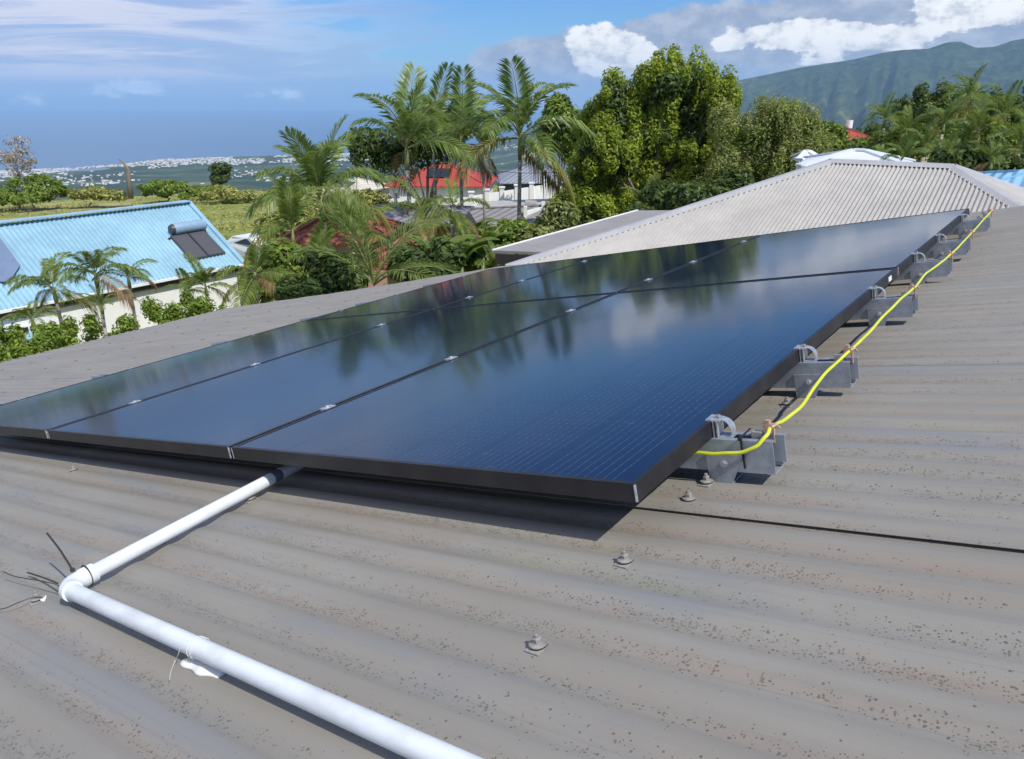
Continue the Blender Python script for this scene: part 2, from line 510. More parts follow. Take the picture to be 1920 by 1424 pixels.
def f_roof(t, bs):
    o = t.obj()
    x, y, z = t.sep(o)[:3]
    ph = t.m('FRACT', t.m('ADD', t.m('DIVIDE', t.m('SUBTRACT', y, C0), P), 0.0))      # 0 at the crests
    trough = t.m('SUBTRACT', .5, t.m('MULTIPLY', t.m('COSINE', t.m('MULTIPLY', ph, 2 * PI)), .5))
    big = t.noise(t.mapv(o, (1.2, 5, 1)), 1.0, 5, .55)
    big2 = t.noise(t.mapv(o, (1.6, 7, 1), (7, 3, 0)), 1.0, 5, .6)
    big3 = t.noise(t.mapv(o, (2.2, 9, 1), (2, 9, 4)), 1.0, 5, .6)
    c = t.mix(t.ramp(big, .35, .65), (.266, .250, .216), (.302, .288, .256))
    c = t.mix(t.m('MULTIPLY', t.ramp(big2, .52, .66), .75), c, (.238, .246, .250))
    c = t.mix(t.m('MULTIPLY', t.m('MULTIPLY', t.ramp(big3, .46, .66), trough), .65), c, (.300, .246, .196))
    c = t.mix(t.m('MULTIPLY', t.m('MULTIPLY', t.ramp(big, .54, .68), trough), .6), c, (.262, .262, .185))
    # long dull streaks down the slope
    stk = t.noise(t.mapv(o, (.7, 70, 1)), 1.0, 5, .65)
    c = t.mix(t.m('MULTIPLY', t.ramp(stk, .45, .75), .32), c, (.21, .20, .19))
    c = t.mix(t.m('MULTIPLY', t.ramp(stk, .42, .22), .25), c, (.36, .34, .31))
    ln = t.noise(t.mapv(o, (.35, 160, 1), (0, 4, 0)), 1.0, 3, .6)
    c = t.mix(t.m('MULTIPLY', t.ramp(ln, .56, .72), .30), c, (.17, .165, .155))
    # lichen: grains of a few millimetres, crowding in bands along the troughs
    band = t.noise(t.mapv(o, (1.3, 14, 1), (1, 5, 0)), 1.0, 5, .6)
    mask = t.m('ADD', t.m('MULTIPLY', t.m('POWER', trough, 1.5), t.ramp(band, .36, .60)), .05)
    clump = t.noise(o, 38, 3, .6)
    spk = None
    for sc_, thr, seed in ((300, .36, 0), (210, .36, 5), (140, .30, 3), (70, .17, 8)):
        v = t.vor(t.mapv(o, (1, 1, .2), (seed, seed * 2, 0)), sc_)
        rr = t.sep(v.outputs['Color'])
        lim = t.m('MULTIPLY', thr, t.ramp(rr[0], t.m('SUBTRACT', 1.02, t.m('MULTIPLY', t.m('MULTIPLY', mask, t.ramp(clump, .33, .58)), 1.5 if sc_ > 100 else .6)), 1.02))
        s = t.ramp(t.m('SUBTRACT', v.outputs['Distance'], lim), .05, -.06)
        spk = s if spk is None else t.m('MAXIMUM', spk, s)
    sm = t.noise(o, 190, 2)
    c = t.mix(t.m('MULTIPLY', spk, .66), c, t.mix(t.ramp(sm, .4, .6), (.055, .052, .045), (.12, .10, .075)))
    hz = t.m('MULTIPLY', t.m('MULTIPLY', mask, t.ramp(clump, .4, .7)), .32)
    c = t.mix(hz, c, t.mix(t.ramp(big3, .4, .6), (.22, .215, .17), (.25, .20, .155)))
    # film of fine dirt
    c = t.mix(t.m('MULTIPLY', t.ramp(t.noise(o, 420, 2), .55, .8), .25), c, (.17, .16, .15))
    t.put(bs.inputs['Base Color'], c)
    t.put(bs.inputs['Roughness'], t.m('ADD', .42, t.m('MULTIPLY', big2, .22)))
    h = t.m('ADD', t.m('MULTIPLY', spk, 1.0), t.m('MULTIPLY', t.noise(t.mapv(o, (3, 40, 1)), 1, 3), .8))
    t.put(bs.inputs['Normal'], t.bump(h, .35, .0012))
M_roof = material('weathered_roof_sheet', rough=.5, spec=.2, fn=f_roof)

house = thing('corrugated_roof', 'weathered grey corrugated roof in the foreground carrying the solar array', 'roof', (0, 0, 0), frame=ROOF)
M_plaster = material('cream_plaster', fn=vary((.62, .56, .45), .12, 2, .85))
def own_roof():
    seam0 = .135
    us = np.concatenate([np.linspace(-3.2, 0, 8), np.linspace(.2, 3.4, 10), np.linspace(3.5, 7.27, 26)])
    w = 12 * P
    for k in range(-3, 7):
        a = seam0 + (k - 1) * w; b = seam0 + k * w
        if a > 4.8: continue
        vis = (k == 1)
        nseg = 12 * 12 + 1
        vs_ = np.concatenate([np.linspace(a, b, nseg), [b + .011, b + .022]])
        lift = .0048 if vis else .0010
        top = []
        for u in us:
            ve = vend(u)
            for v in vs_:
                vv = min(v, ve)
                l = lift * (1 - float(sstep(a, a + P * .9, np.array(vv)))) * (1.0 if not vis else (1.0 - .30 * min(max(u, -1), 2)))
                under = -.0010 if v > b + 1e-6 else 0
                top.append((-u, vv, wave(vv) + l + under + .0002 * (k % 2)))
        n = len(vs_); m = len(us)
        T = np.array(top); B = T.copy(); B[:, 2] -= .0007
        i, j = np.meshgrid(np.arange(m - 1), np.arange(n - 1), indexing='ij')
        q = (i * n + j).ravel()
        ft = np.stack([q, q + 1, q + n + 1, q + n], -1)
        off = m * n
        fb = ft[:, ::-1] + off
        sd = []
        for i_ in range(m - 1):
            p = i_ * n + n - 1; sd.append((p, p + off, p + n + off, p + n))
            p = i_ * n; sd.append((p, p + n, p + n + off, p + off))
        for j_ in range(n - 1):
            p = (m - 1) * n + j_; sd.append((p, p + 1, p + 1 + off, p + off))
        me = raw_mesh('roof_sheet', np.concatenate([T, B]), np.concatenate([ft, fb, np.array(sd)]), M_roof, smooth=True)
        # keep the edges crisp: duplicate sharpness by angle
        me.set_sharp_from_angle(angle=math.radians(50))
        link('roof_sheet', me, house)
    # fascia and walls beneath
    mb = MB()
    def wp(u, v, n): return Vector((-u, v, n))
    inv = ROOFI.to_3x3()
    down = inv @ Vector((0, 0, -1))
    for (a, b) in (((7.1, -3), (7.1, 3.8)), ((7.1, 3.8), (5.5, 3.95)), ((5.5, 3.95), (3.9, 4.5)), ((3.9, 4.5), (-3, 4.2))):
        p, q = wp(*a, -HR - .03), wp(*b, -HR - .03)
        mb.add([p, q, q + down * 3.2, p + down * 3.2], [(0, 1, 2, 3)])
        t_ = (q - p).cross(down).normalized() * .12
        mb.add([p + t_, q + t_, q + t_ + down * 3.2, p + t_ + down * 3.2], [(3, 2, 1, 0)])
    part('wall', mb, M_plaster, house)
own_roof()

# roof screws with saddle washers
M_steel = material('dull_steel', fn=vary((.30, .29, .27), .3, 40, .42, .7))
M_zinc = material('galvanised_steel', fn=lambda t, bs: (
    t.put(bs.inputs['Base Color'], t.mix(t.ramp(t.noise(t.obj(), 35, 5, .7), .35, .65), (.30, .34, .385), (.42, .455, .49))),
    t.put(bs.inputs['Roughness'], t.m('ADD', .38, t.m('MULTIPLY', t.noise(t.obj(), 60, 3), .25)))), metal=.45)
M_alu = material('bright_aluminium', fn=lambda t, bs: (
    t.put(bs.inputs['Base Color'], t.mix(t.ramp(t.noise(t.obj(), 80, 3), .4, .6), (.46, .49, .52), (.62, .65, .68))),
    t.put(bs.inputs['Roughness'], t.m('ADD', .3, t.m('MULTIPLY', t.noise(t.obj(), 120, 3), .2)))), metal=.6)
M_rub = material('black_rubber', (.02, .02, .022), .6)
def screw_mesh(fine):
    mb = MB(); n = 14 if fine else 7
    # saddle
    nx, ny, sx, sy = (3, 7, .010, .0135) if fine else (1, 4, .010, .0135)
    a = []
    for i in range(nx + 1):
        for j in range(ny + 1):
            x = -sx + 2 * sx * i / nx; y = -sy + 2 * sy * j / ny
            a.append((x, y, wave(C0 + y) + HR - AMP * .98 + .0022))
    b = [(x, y, z - .002) for x, y, z in a]
    q = []
    st = ny + 1; of = len(a)
    for i in range(nx):
        for j in range(ny):
            p = i * st + j; q.append((p, p + st, p + st + 1, p + 1))
    for i in range(nx):
        p = i * st; q.append((p, p + of, p + st + of, p + st)); p = i * st + ny; q.append((p, p + st, p + st + of, p + of))
    for j in range(ny):
        p = j; q.append((p, p + 1, p + 1 + of, p + of)); p = nx * st + j; q.append((p, p + of, p + 1 + of, p + 1))
    mb.add(a + b, q, 0)
    def disc(prof, mi, n=n):
        pts = []
        for r, z in prof:
            pts += [(r * math.cos(2 * PI * k / n), r * math.sin(2 * PI * k / n), z) for k in range(n)]
        fs = []
        for i in range(len(prof) - 1):
            for k in range(n): fs.append((i * n + k, i * n + (k + 1) % n, (i + 1) * n + (k + 1) % n, (i + 1) * n + k))
        fs.append(tuple((len(prof) - 1) * n + k for k in range(n)))
        mb.add(pts, fs, mi)
    disc([(.0105, .002), (.0105, .0045)], 1)
    disc([(.0112, .0045), (.0108, .006), (.0065, .0075)], 0)
    disc([(.0058, .007), (.0058, .0125), (.0045, .0135)], 0, 6)
    if fine: disc([(.003, .0135), (.003, .017), (.002, .0178)], 0, 8)
    return mb.mesh('roof_screw', [M_steel, M_rub], 'auto')
SF, SC_ = screw_mesh(True), screw_mesh(False)
def screws():
    rows = [.012, .918, 1.808, 2.74, 3.62, 4.5, 5.4, 6.25, 7.1]
    spots = [(.012, -3), (.012, 0), (.012, 3), (.012, 4), (.012, 10), (.012, 13), (.012, 22), (.918, 0), (.918, -6), (1.808, 0), (.918, -3), (1.808, -4)]
    done = set()
    for u, k in spots:
        spots_v = C0 + k * P
        o = link('roof_screw', SF, house, (-u, spots_v, -HR + AMP * .98))
        o.rotation_euler = (0, 0, rnd.uniform(-.15, .15))
        done.add((u, k))
    for ri, u in enumerate(rows):
        k = -4 if u > 1.9 else 30
        while C0 + k * P < vend(u) - .06:
            v = C0 + k * P
            under = (-.0 < u < 3.05) and (0 < v < 3.42)
            if not under and (u, k) not in done:
                s = rnd.choice([0, 0, 1])
                if not (u < .1 and k < 23):
                    o = link('roof_screw', SC_, house, (-(u + rnd.uniform(-.012, .012)), v, -HR + AMP * .98))
                    o.rotation_euler = (0, 0, rnd.uniform(-.3, .3))
            k += rnd.choice([2, 3, 3, 4])
screws()

# ------------------------------------------------------------ solar array
W = 1.0139; PW = 1.002
ROW = [(0.0, 1.735), (1.755, 3.42)]
def f_glass(t, bs):
    o = t.obj()
    x, y, z = t.sep(o)[:3]
    # x runs across (6 cells), y along (20 half cells); black backsheet, dark blue cells
    cw = (PW - .05) / 6; ch = .0829
    fx = t.m('FRACT', t.m('DIVIDE', t.m('ADD', x, PW - .025), cw)); fy = t.m('FRACT', t.m('DIVIDE', t.m('SUBTRACT', y, .025), ch))
    gap = t.m('MAXIMUM', t.m('GREATER_THAN', t.m('ABSOLUTE', t.m('SUBTRACT', fx, .5)), .492), t.m('GREATER_THAN', t.m('ABSOLUTE', t.m('SUBTRACT', fy, .5)), .486))
    bb = t.m('FRACT', t.m('MULTIPLY', fx, 10.0))
    bus = t.m('GREATER_THAN', t.m('ABSOLUTE', t.m('SUBTRACT', bb, .5)), .455)
    pad = t.m('GREATER_THAN', t.m('ABSOLUTE', t.m('SUBTRACT', t.m('FRACT', t.m('MULTIPLY', fy, 4.0)), .5)), .40)
    cell = t.sep(t.vor(t.comb(t.m('FLOOR', t.m('DIVIDE', x, cw)), t.m('FLOOR', t.m('DIVIDE', y, ch)), 0), 1.0).outputs['Color'])[0]
    c = t.mix(t.m('MULTIPLY', cell, .5), (.002, .010, .042), (.003, .013, .054))
    c = t.mix(gap, c, (.006, .007, .011))
    c = t.mix(t.m('MULTIPLY', t.m('MULTIPLY', bus, t.m('SUBTRACT', 1.0, gap)), t.m('ADD', .18, t.m('MULTIPLY', pad, .18))), c, (.22, .26, .35))
    dust = t.noise(o, 3.0, 6, .65); d2 = t.noise(t.mapv(o, (1, 1, 1)), 260, 2)
    c = t.mix(t.m('MULTIPLY', t.ramp(dust, .35, .8), .012), c, (.45, .42, .38))
    c = t.mix(t.m('MULTIPLY', t.ramp(d2, .74, .80), .45), c, (.4, .4, .4))
    wm = t.vor(o, 22); wr = t.sep(wm.outputs['Color'])[0]
    rg_ = t.m('MULTIPLY', t.ramp(t.m('ABSOLUTE', t.m('SUBTRACT', wm.outputs['Distance'], .18)), .05, .0), t.m('GREATER_THAN', wr, .86))
    c = t.mix(t.m('MULTIPLY', rg_, .05), c, (.5, .5, .5))
    t.put(bs.inputs['Base Color'], c)
    t.put(bs.inputs['Roughness'], t.m('ADD', .055, t.m('MULTIPLY', dust, .05)))
    t.put(bs.inputs['Normal'], t.bump(t.noise(o, 2.2, 2, .4), .05, .01))
M_pv = material('solar_glass', rough=.1, spec=.36, fn=f_glass)
M_pv.node_tree.nodes['Principled BSDF'].inputs['IOR'].default_value = 1.45
M_frame = material('black_anodised_frame', (.030, .028, .032), .42, 0.0, .5, fn=lambda t, bs: (
    t.put(bs.inputs['Base Color'], t.mix(t.ramp(t.noise(t.mapv(t.obj(), (1, 1, 1)), 9, 5, .6), .4, .7), (.013, .012, .014), (.026, .024, .025))),
    t.put(bs.inputs['Roughness'], t.m('ADD', .36, t.m('MULTIPLY', t.noise(t.obj(), 25, 3), .15)))))
M_sticker = material('white_sticker', (.8, .8, .8), .5)
FH = .028
def panel_meshes(L):
    f = MB(); fw = .0085
    f.box((-PW, 0, -FH), (0, fw, 0)); f.box((-PW, L - fw, -FH), (0, L, 0))
    f.box((-fw, fw, -FH), (0, L - fw, 0)); f.box((-PW, fw, -FH), (-PW + fw, L - fw, 0))
    g = MB(); g.box((-PW + fw, fw, -.0055), (-fw, L - fw, -.0012))
    b = MB(); b.box((-PW + fw, fw, -.0085), (-fw, L - fw, -.0065))
    fm = f.mesh('frame', M_frame); gm = g.mesh('solar_glass', M_pv); bm = b.mesh('backsheet', M_rub)
    cm = []
    for x in (0, -PW):
        for y in (0, L):
            c = MB()
            sx = 1 if x == 0 else -1; sy = -1 if y == 0 else 1
            c.box((min(x, x - sx * .0016) , min(y, y + sy * .0012), -FH + .0015), (max(x, x - sx * .0016), max(y, y + sy * .0012), -.001))
            c.box((min(x, x + sx * .0010), min(y - sy * .0016, y), -FH + .0015), (max(x, x + sx * .0010), max(y - sy * .0016, y), -.001))
            cm.append(c.mesh('corner_edge', M_alu))
    return fm, gm, bm, cm
names = [['solar panel nearest the camera, right-hand one of the near row, with visible cell lines', 'middle solar panel of the near row, its front edge above the white pipe', 'leftmost solar panel of the near row, cut by the left edge of the photo'],
         ['rearmost right solar panel, touching the far end of the yellow cable', 'middle solar panel of the far row, reflecting the palms', 'left solar panel of the far row, beside the bare grey roof']]
for r, (a, b) in enumerate(ROW):
    ms = panel_meshes(b - a)
    for k in range(3):
        t = thing('photovoltaic_module', names[r][k], 'solar panel', (-k * W, a, 0), 'black solar panels of the rooftop array', ROOF)
        for nm, me in zip(('frame', 'solar_glass', 'backsheet'), ms): link(nm, me, t)
        for me in ms[3]: link('corner_edge', me, t)
        if r == 0 and k == 0:
            s = MB(); s.box((.0002, b - .125, -.021), (.0012, b - .085, -.007))
            part('sticker', s, M_sticker, t, label='white barcode sticker on black frame')

RAILV = [.278, .746, 1.406, 2.02, 2.48, 3.14]
rail_names = ['nearest galvanised mounting rail, black tie and cable wrapped on its end', 'second mounting rail from the camera, mid near row', 'third mounting rail, just before the seam between panel rows',
              'fourth mounting rail, just beyond the seam between panel rows', 'fifth mounting rail from the camera, one before the last', 'farthest mounting rail at the end of the yellow cable']
def rail_meshes():
    r = MB(); h0, h1 = -FH - .055, -FH - .0005; w = .0205; th = .0022; x0, x1 = -3.42, .100
    r.box((x0, -w, h0), (x1, -w + th, h1)); r.box((x0, w - th, h0), (x1, w, h1))
    r.box((x0, -w + th, h0), (x1, w - th, h0 + th))
    r.box((x0, -w + th, h1 - th), (x1, -w + .011, h1)); r.box((x0, w - .011, h1 - th), (x1, w - th, h1))
    sl = MB()      # smaller splice profile standing out of the end
    sl.box((x1 - .03, .006, h0 + .012), (x1 + .010, .0085, h1 + .002)); sl.box((x1 - .03, .0085, h1), (x1 + .010, .017, h1 + .002))
    sl.box((x1 - .03, .0085, h0 + .012), (x1 + .010, .015, h0 + .0145))
    ft = MB(); y0 = -w - .0035
    zt, zb = h0 + .030, -HR + AMP * .6
    ft.slab([(-.012, y0, zt), (-.010, y0, zb), (.028, y0, zb), (.052, y0, zt)], .003, nrm=Vector((0, -1, 0)))
    ft.box((-.012, y0 + .0032, zb), (.030, w, zb + .0028))
    bt = MB()
    for (x, z) in ((.018, h0 + .014),):
        bt.tube([(x, y0 - .0002, z), (x, y0 - .004, z)], .0042, 6); bt.tube([(x, y0 - .0001, z), (x, y0 - .0014, z)], .0062, 10)
    # end clamp: jaw over the frame, slotted block and curved strap
    ec = MB(); zt = .0030
    ec.slab([(-.009, -.014, zt), (.0145, -.011, zt - .0015), (.0145, .011, zt - .0015), (-.009, .014, zt)], .0026, nrm=Vector((0, 0, 1)))
    ec.box((.0015, -.013, h1), (.0035, .013, zt - .0027))
    ec.box((.0075, -.013, h1), (.0095, .013, zt - .0027))
    arc = []
    for i in range(9):
        a = PI / 2 - (PI / 2 + .35) * i / 8
        arc.append((.014 + .017 * math.cos(a) , zt - .0215 + .0195 * math.sin(a)))
    for (xa, za), (xb, zb2) in zip(arc, arc[1:]):
        ec.box((0, 0, 0), (1, 1, 1), 0, Matrix(((xb - xa, 0, -(zb2 - za) * .14, xa), (0, .018, 0, -.009), (zb2 - za, 0, (xb - xa) * .14, za), (0, 0, 0, 1))))
    ec.box((.010, -.010, h1), (.033, .010, h1 + .0022))
    eb = MB(); eb.tube([(.008, 0, zt + .0002), (.008, 0, zt + .004)], .0045, 6)
    mc = MB(); mc.box((-.0130, -.0170, .0004), (.0130, .0170, .0024)); mc.box((-.0055, -.0195, -.02), (.0055, .0195, .0003)); mc.tube([(0, 0, .0027), (0, 0, .0065)], .0052, 6); mc.tube([(0, 0, .0026), (0, 0, .0034)], .0075, 12)
    return [r.mesh('rail', M_zinc), sl.mesh('splice', M_zinc), ft.mesh('foot_bracket', M_zinc), bt.mesh('bolt', M_alu), ec.mesh('end_clamp', M_alu), eb.mesh('clamp_bolt', M_steel), mc.mesh('mid_clamp', M_alu)]
RM = rail_meshes()
for i, v in enumerate(RAILV):
    t = thing('mounting_rail', rail_names[i], 'mounting rail', (0, v, 0), 'mounting rails under the solar panels', ROOF)
    link('rail', RM[0], t); link('splice', RM[1], t)
    link('foot_bracket', RM[2], t); link('foot_bracket', RM[2], t, (-1.2, 0, 0)); link('foot_bracket', RM[2], t, (-3.33, 0, 0))
    link('bolt', RM[3], t)
    e = link('end_clamp', RM[4], t); link('clamp_bolt', RM[5], e)
    for k in (1, 2): link('mid_clamp', RM[6], t, (-k * W + .006, 0, 0))
    e = link('end_clamp', RM[4], t, (-3 * W + .012, 0, 0)); e.rotation_euler = (0, 0, PI); link('clamp_bolt', RM[5], e)

# earth cable along the rail ends
M_yel = material('yellow_insulation', (.70, .72, .04), .38, fn=vary((.66, .70, .045), .10, 14, .40))
M_grn = material('green_insulation', (.10, .26, .03), .4)
M_cop = material('copper_lug', fn=vary((.52, .33, .24), .3, 60, .4, .7))
def smooth_path(pts, n=10):
    pts = [Vector(p) for p in pts]; out = []
    for i in range(len(pts) - 1):
        p0, p1, p2, p3 = pts[max(i - 1, 0)], pts[i], pts[i + 1], pts[min(i + 2, len(pts) - 1)]
        for k in range(n):
            s = k / n
            out.append(.5 * ((2 * p1) + (p2 - p0) * s + (2 * p0 - 5 * p1 + 4 * p2 - p3) * s * s + (3 * p1 - p0 - 3 * p2 + p3) * s ** 3))
    out.append(pts[-1]); return out
def cable():
    t = thing('earth_cable', 'yellow and green earth cable strung along the rail ends', 'cable', (.1, .27, -.01), frame=ROOF)
    base = Vector((.1, .27, -.01))
    lug_px = [(1446, 802), (1594, 658), (1713, 541), (1783, 477), (1822, 437), (1858, 397)]
    lug = [onV(px, py, v) for (px, py), v in zip(lug_px, [.285, .75, 1.41, 2.02, 2.48, 3.14])]
    pts = [onV(1270, 846, .245), onV(1300, 849, .243), onV(1345, 851, .243), onV(1392, 848, .245), onV(1422, 834, .250), onV(1438, 815, .262), lug[0]]
    mids = [[(1468, 789, .36), (1500, 765, .45), (1530, 722, .57), (1560, 688, .67)], [(1625, 628, .90), (1660, 590, 1.08), (1690, 560, 1.25)], [(1735, 515, 1.6), (1760, 496, 1.82)], [(1803, 457, 2.25)], [(1840, 417, 2.8)]]
    for i, l in enumerate(lug[1:]):
        for (px, py, v) in mids[i]: pts.append(onV(px, py, v))
        pts.append(l)
    path = smooth_path(pts, 12)
    for k, q in enumerate(path):
        q.z += .0005 * math.sin(k * .5) ; q.x += .0006 * math.sin(k * .31 + 1)
    mb = MB()
    nseg = 12
    mb.tube(path, .0031, nseg, 0, True, lambda i, k: 1 if ((k + 9 + int(1.6 * math.sin(i * .11))) % nseg) in (0, 1, 2) else 0)
    link('insulated_wire', mb.mesh('insulated_wire', [M_yel, M_grn], True, base), t)
    lm = MB()
    lm.box((-.012, -.0045, -.006), (.006, .0045, .0065)); lm.tube([(-.004, 0, .0066), (-.004, 0, .0125)], .0045, 6)
    lm.tube([(.003, 0, -.006), (.003, 0, -.026)], .0022, 6)
    lm.tube([(.003, -.006, .003), (.009, .0, .005), (.012, .004, -.002)], .0022, 6)
    me = lm.mesh('cable_lug', M_cop)
    blk = MB(); blk.box((-.030, -.009, -.020), (-.014, .004, -.006)); bme = blk.mesh('lug_block', M_steel)
    for l in lug:
        o = link('cable_lug', me, t, l - base)
        b = link('lug_block', bme, t, l - base)
    tie = MB()
    p = onV(1389, 823, .2556)
    tie.bar(onV(1388, 822, .254), onV(1397, 879, .2545), .0032, .0012, up=Vector((0, 1, 0)))
    tie.bar(onV(1388, 822, .254), onV(1388, 822, .254) + Vector((0, .046, .0005)), .0032, .0012)
    tie.box((p.x - .003, p.y - .006, p.z - .002), (p.x + .003, p.y - .001, p.z + .003))
    k = tie.mesh('cable_tie', M_rub)
    o = link('cable_tie', k, None); o.matrix_world = ROOF
    tag(o, 'black cable tie looped round the nearest mounting rail end', 'cable tie')
cable()

# ------------------------------------------------------------ white conduit
M_pvc = material('white_pvc', fn=lambda t, bs: (
    t.put(bs.inputs['Base Color'], t.mix(t.ramp(t.noise(t.mapv(t.obj(), (3, 3, 9)), 4, 5, .6), .35, .75), (.78, .83, .86), (.62, .65, .66))),
    t.put(bs.inputs['Roughness'], t.m('ADD', .28, t.m('MULTIPLY', t.noise(t.obj(), 30, 3), .15)))), spec=.5)
M_greyband = material('grey_tape', (.16, .16, .19), .5)
ZC = -.079
def p1c(v): return (-(.865 + (v + .36) * .15), v, ZC)
def p2c(u): return (-u, -.433 - (.86 - u) * .020, ZC)
def conduit():
    R = .0129
    base = Vector(p2c(.853))
    t = thing('white_conduit', 'white plastic conduit pipe with an elbow, running from under the array', 'pipe', base, frame=ROOF)
    def seg(name, a, b, r, m=M_pvc, n=28):
        mb = MB(); mb.tube([a, Vector(a).lerp(Vector(b), .5), b], r, n); part(name, mb, m, t, 'auto', base)
    seg('pipe', p1c(-.395), p1c(.028), R); seg('pipe', p1c(.0561), p1c(.95), R)
    seg('pipe_band', p1c(.0281), p1c(.056), R * 1.01, M_greyband)
    seg('pipe_ring', p1c(.052), p1c(.0585), R * 1.05)
    seg('pipe', p2c(.83), p2c(-1.2), R)
    K = Vector(p2c(.853)); d1 = (Vector(p1c(0)) - Vector(p1c(-.3))).normalized(); d2 = (Vector(p2c(0)) - Vector(p2c(.5))).normalized()
    A, B = K + d1 * .030, K + d2 * .030
    el = [((1 - q) ** 2) * A + 2 * q * (1 - q) * K + q * q * B for q in [i / 8 for i in range(9)]]
    mb = MB(); mb.tube([K + d1 * .031] + el + [K + d2 * .031], R * 1.20, 28); part('elbow', mb, M_pvc, t, 'auto', base)
    seg('collar', tuple(K + d1 * .028), tuple(K + d1 * .052), R * 1.30); seg('collar', tuple(K + d2 * .022), tuple(K + d2 * .034), R * 1.30)
conduit()
M_tie = material('black_nylon', (.035, .035, .03), .45)
def on_frame(name, mb, mat, label, cat, smooth=False):
    o = link(name, mb.mesh(name, mat, smooth)); o.matrix_world = ROOF
    return tag(o, label, cat)
p0 = onN(136, 1069, -.061); p1 = onV(88, 1000, p0.y + .02)
mb = MB(); mb.tube(smooth_path([p1, (p0 + p1) / 2 + Vector((.004, 0, .003)), p0], 6), .0017, 6)
zc = ZC
ring = [(-.888 + .0232 * math.cos(a), -.380 - .0 + .010 * math.sin(a), zc + .0232 * math.sin(a)) for a in np.linspace(.15 * PI, -1.0 * PI, 16)]
ring2 = [(-.861 + .0182 * math.cos(a), -.393, zc + .0182 * math.sin(a)) for a in np.linspace(1.2 * PI, -.8 * PI, 24)]
mb.tube(ring2, .0014, 6); mb.box((p0.x - .003, p0.y - .003, p0.z - .003), (p0.x + .003, p0.y + .003, p0.z + .003))
on_frame('cable_tie', mb, M_tie, 'thick black cable tie standing up from the pipe elbow', 'cable tie')
h = -HR + .004
def wire(pxs, r, label, nm='wire', mat=M_tie, lift=.004, cat='wire'):
    pts = [onN(px, py, h + l) for px, py, l in pxs]
    mb = MB(); mb.tube(smooth_path(pts, 6), r, 6)
    on_frame(nm, mb, mat, label, cat)
wire([(6, 1072, .022), (28, 1081, .016), (60, 1087, .018), (98, 1094, .02), (112, 1100, .02)], .0009, 'thin dark wire reaching left from the pipe elbow')
wire([(52, 1074, .004), (80, 1083, .008), (108, 1094, .018)], .0016, 'short thick dark wire end behind the pipe elbow')
wire([(-30, 1143, .003), (5, 1142, .003), (35, 1130, .010), (60, 1121, .010), (78, 1120, .006)], .0008, 'curved thin wire lying on the roof by the left edge')
wire([(337, 1216, .03), (334, 1228, .02), (328, 1240, .006), (320, 1262, .003), (318, 1275, .002)], .0005, 'pale nylon thread hanging from the pipe near the white sealant', 'nylon_thread', material('pale_nylon', (.62, .6, .56), .4), cat='thread')
# clear tie round the pipe
mb = MB()
cx = onN(338, 1211, -.065).x
for dx in (0, .008):
    mb.tube([(cx + dx + .004 * math.sin(a), p2c(.42)[1] + .0142 * math.cos(a), zc + .0142 * math.sin(a)) for a in np.linspace(0, 2 * PI, 25)], .0006, 5)
on_frame('cable_tie', mb, material('clear_nylon', (.72, .75, .76), .3), 'pale cable tie round the white pipe beside the sealant blob', 'cable tie')
# sealant blobs
def blob(pts, label):
    mb = MB()
    c = smooth_path(pts, 5)
    n = len(c)
    rs = [.0020 + .0085 * (math.sin(PI * (i + .3) / n) ** .5) * (1 + .25 * math.sin(i * .9)) for i in range(n)]
    mb.tube(c, rs, 12)
    zz = -HR + .0015
    mb.v = [(x, y, zz + (z - zz) * .45) for x, y, z in mb.v]
    on_frame('sealant', mb, material('white_sealant', (.82, .82, .78), .35), label, 'sealant', True)
blob([onN(342, 1236, h + .003), onN(366, 1245, h + .003), (onN(390, 1254, h + .003)), onN(416, 1264, h + .001)], 'smear of white sealant on the roof against the pipe')
blob([onN(74, 1126, h), onN(80, 1122, h + .001), onN(86, 1121, h)], 'small pale sealant blob left of the elbow')
#MORE
# ============================================================ buildings
def onplane(P0, nrm, px, py, off=0):
    r = ray(px, py); t = (P0 + nrm * off).dot(nrm) / r.dot(nrm); return r * t
def rib_fn(col, vec_dir, pitch, depth=.6, dirt=.15):
    """far ribbed metal: fine relief in the normal plus mottled dirt"""
    def fn(t, bs):
        p = t.new('ShaderNodeNewGeometry').outputs['Position']
        d = t.new('ShaderNodeVectorMath', operation='DOT_PRODUCT'); t.put(d.inputs[0], p); d.inputs[1].default_value = vec_dir
        s = t.m('SINE', t.m('MULTIPLY', d.outputs['Value'], 2 * PI / pitch))
        n = t.noise(p, .8, 6, .6); n2 = t.noise(p, 5, 4, .6)
        lo = tuple(c * (1 - dirt) for c in col)
        t.put(bs.inputs['Base Color'], t.mix(t.ramp(t.m('ADD', t.m('MULTIPLY', n, .6), t.m('MULTIPLY', n2, .4)), .35, .65), lo, col))
        t.put(bs.inputs['Normal'], t.bump(s, depth, pitch * .25))
    return fn
M_pale = material('pale_roof_metal', rough=.5, fn=vary((.44, .425, .395), .10, 1.3, .5, spec=.3))
M_cap = material('ridge_cap_metal', rough=.4, fn=vary((.42, .42, .42), .10, 2, .4))
M_dark = material('dark_timber', fn=vary((.05, .042, .04), .3, 4, .8))
M_lowroof = material('grey_flat_roof', fn=vary((.30, .285, .28), .10, 1.0, .75))
M_white = material('white_render', fn=vary((.84, .84, .82), .05, 1.2, .85))
M_cream = material('cream_render', fn=vary((.74, .68, .48), .08, 1.2, .85))
M_glassd = material('dark_window_glass', (.02, .03, .04), .08)
M_red = material('red_roof_metal', rough=.5, fn=rib_fn((.50, .085, .06), (V.x, V.y, 0), .35))
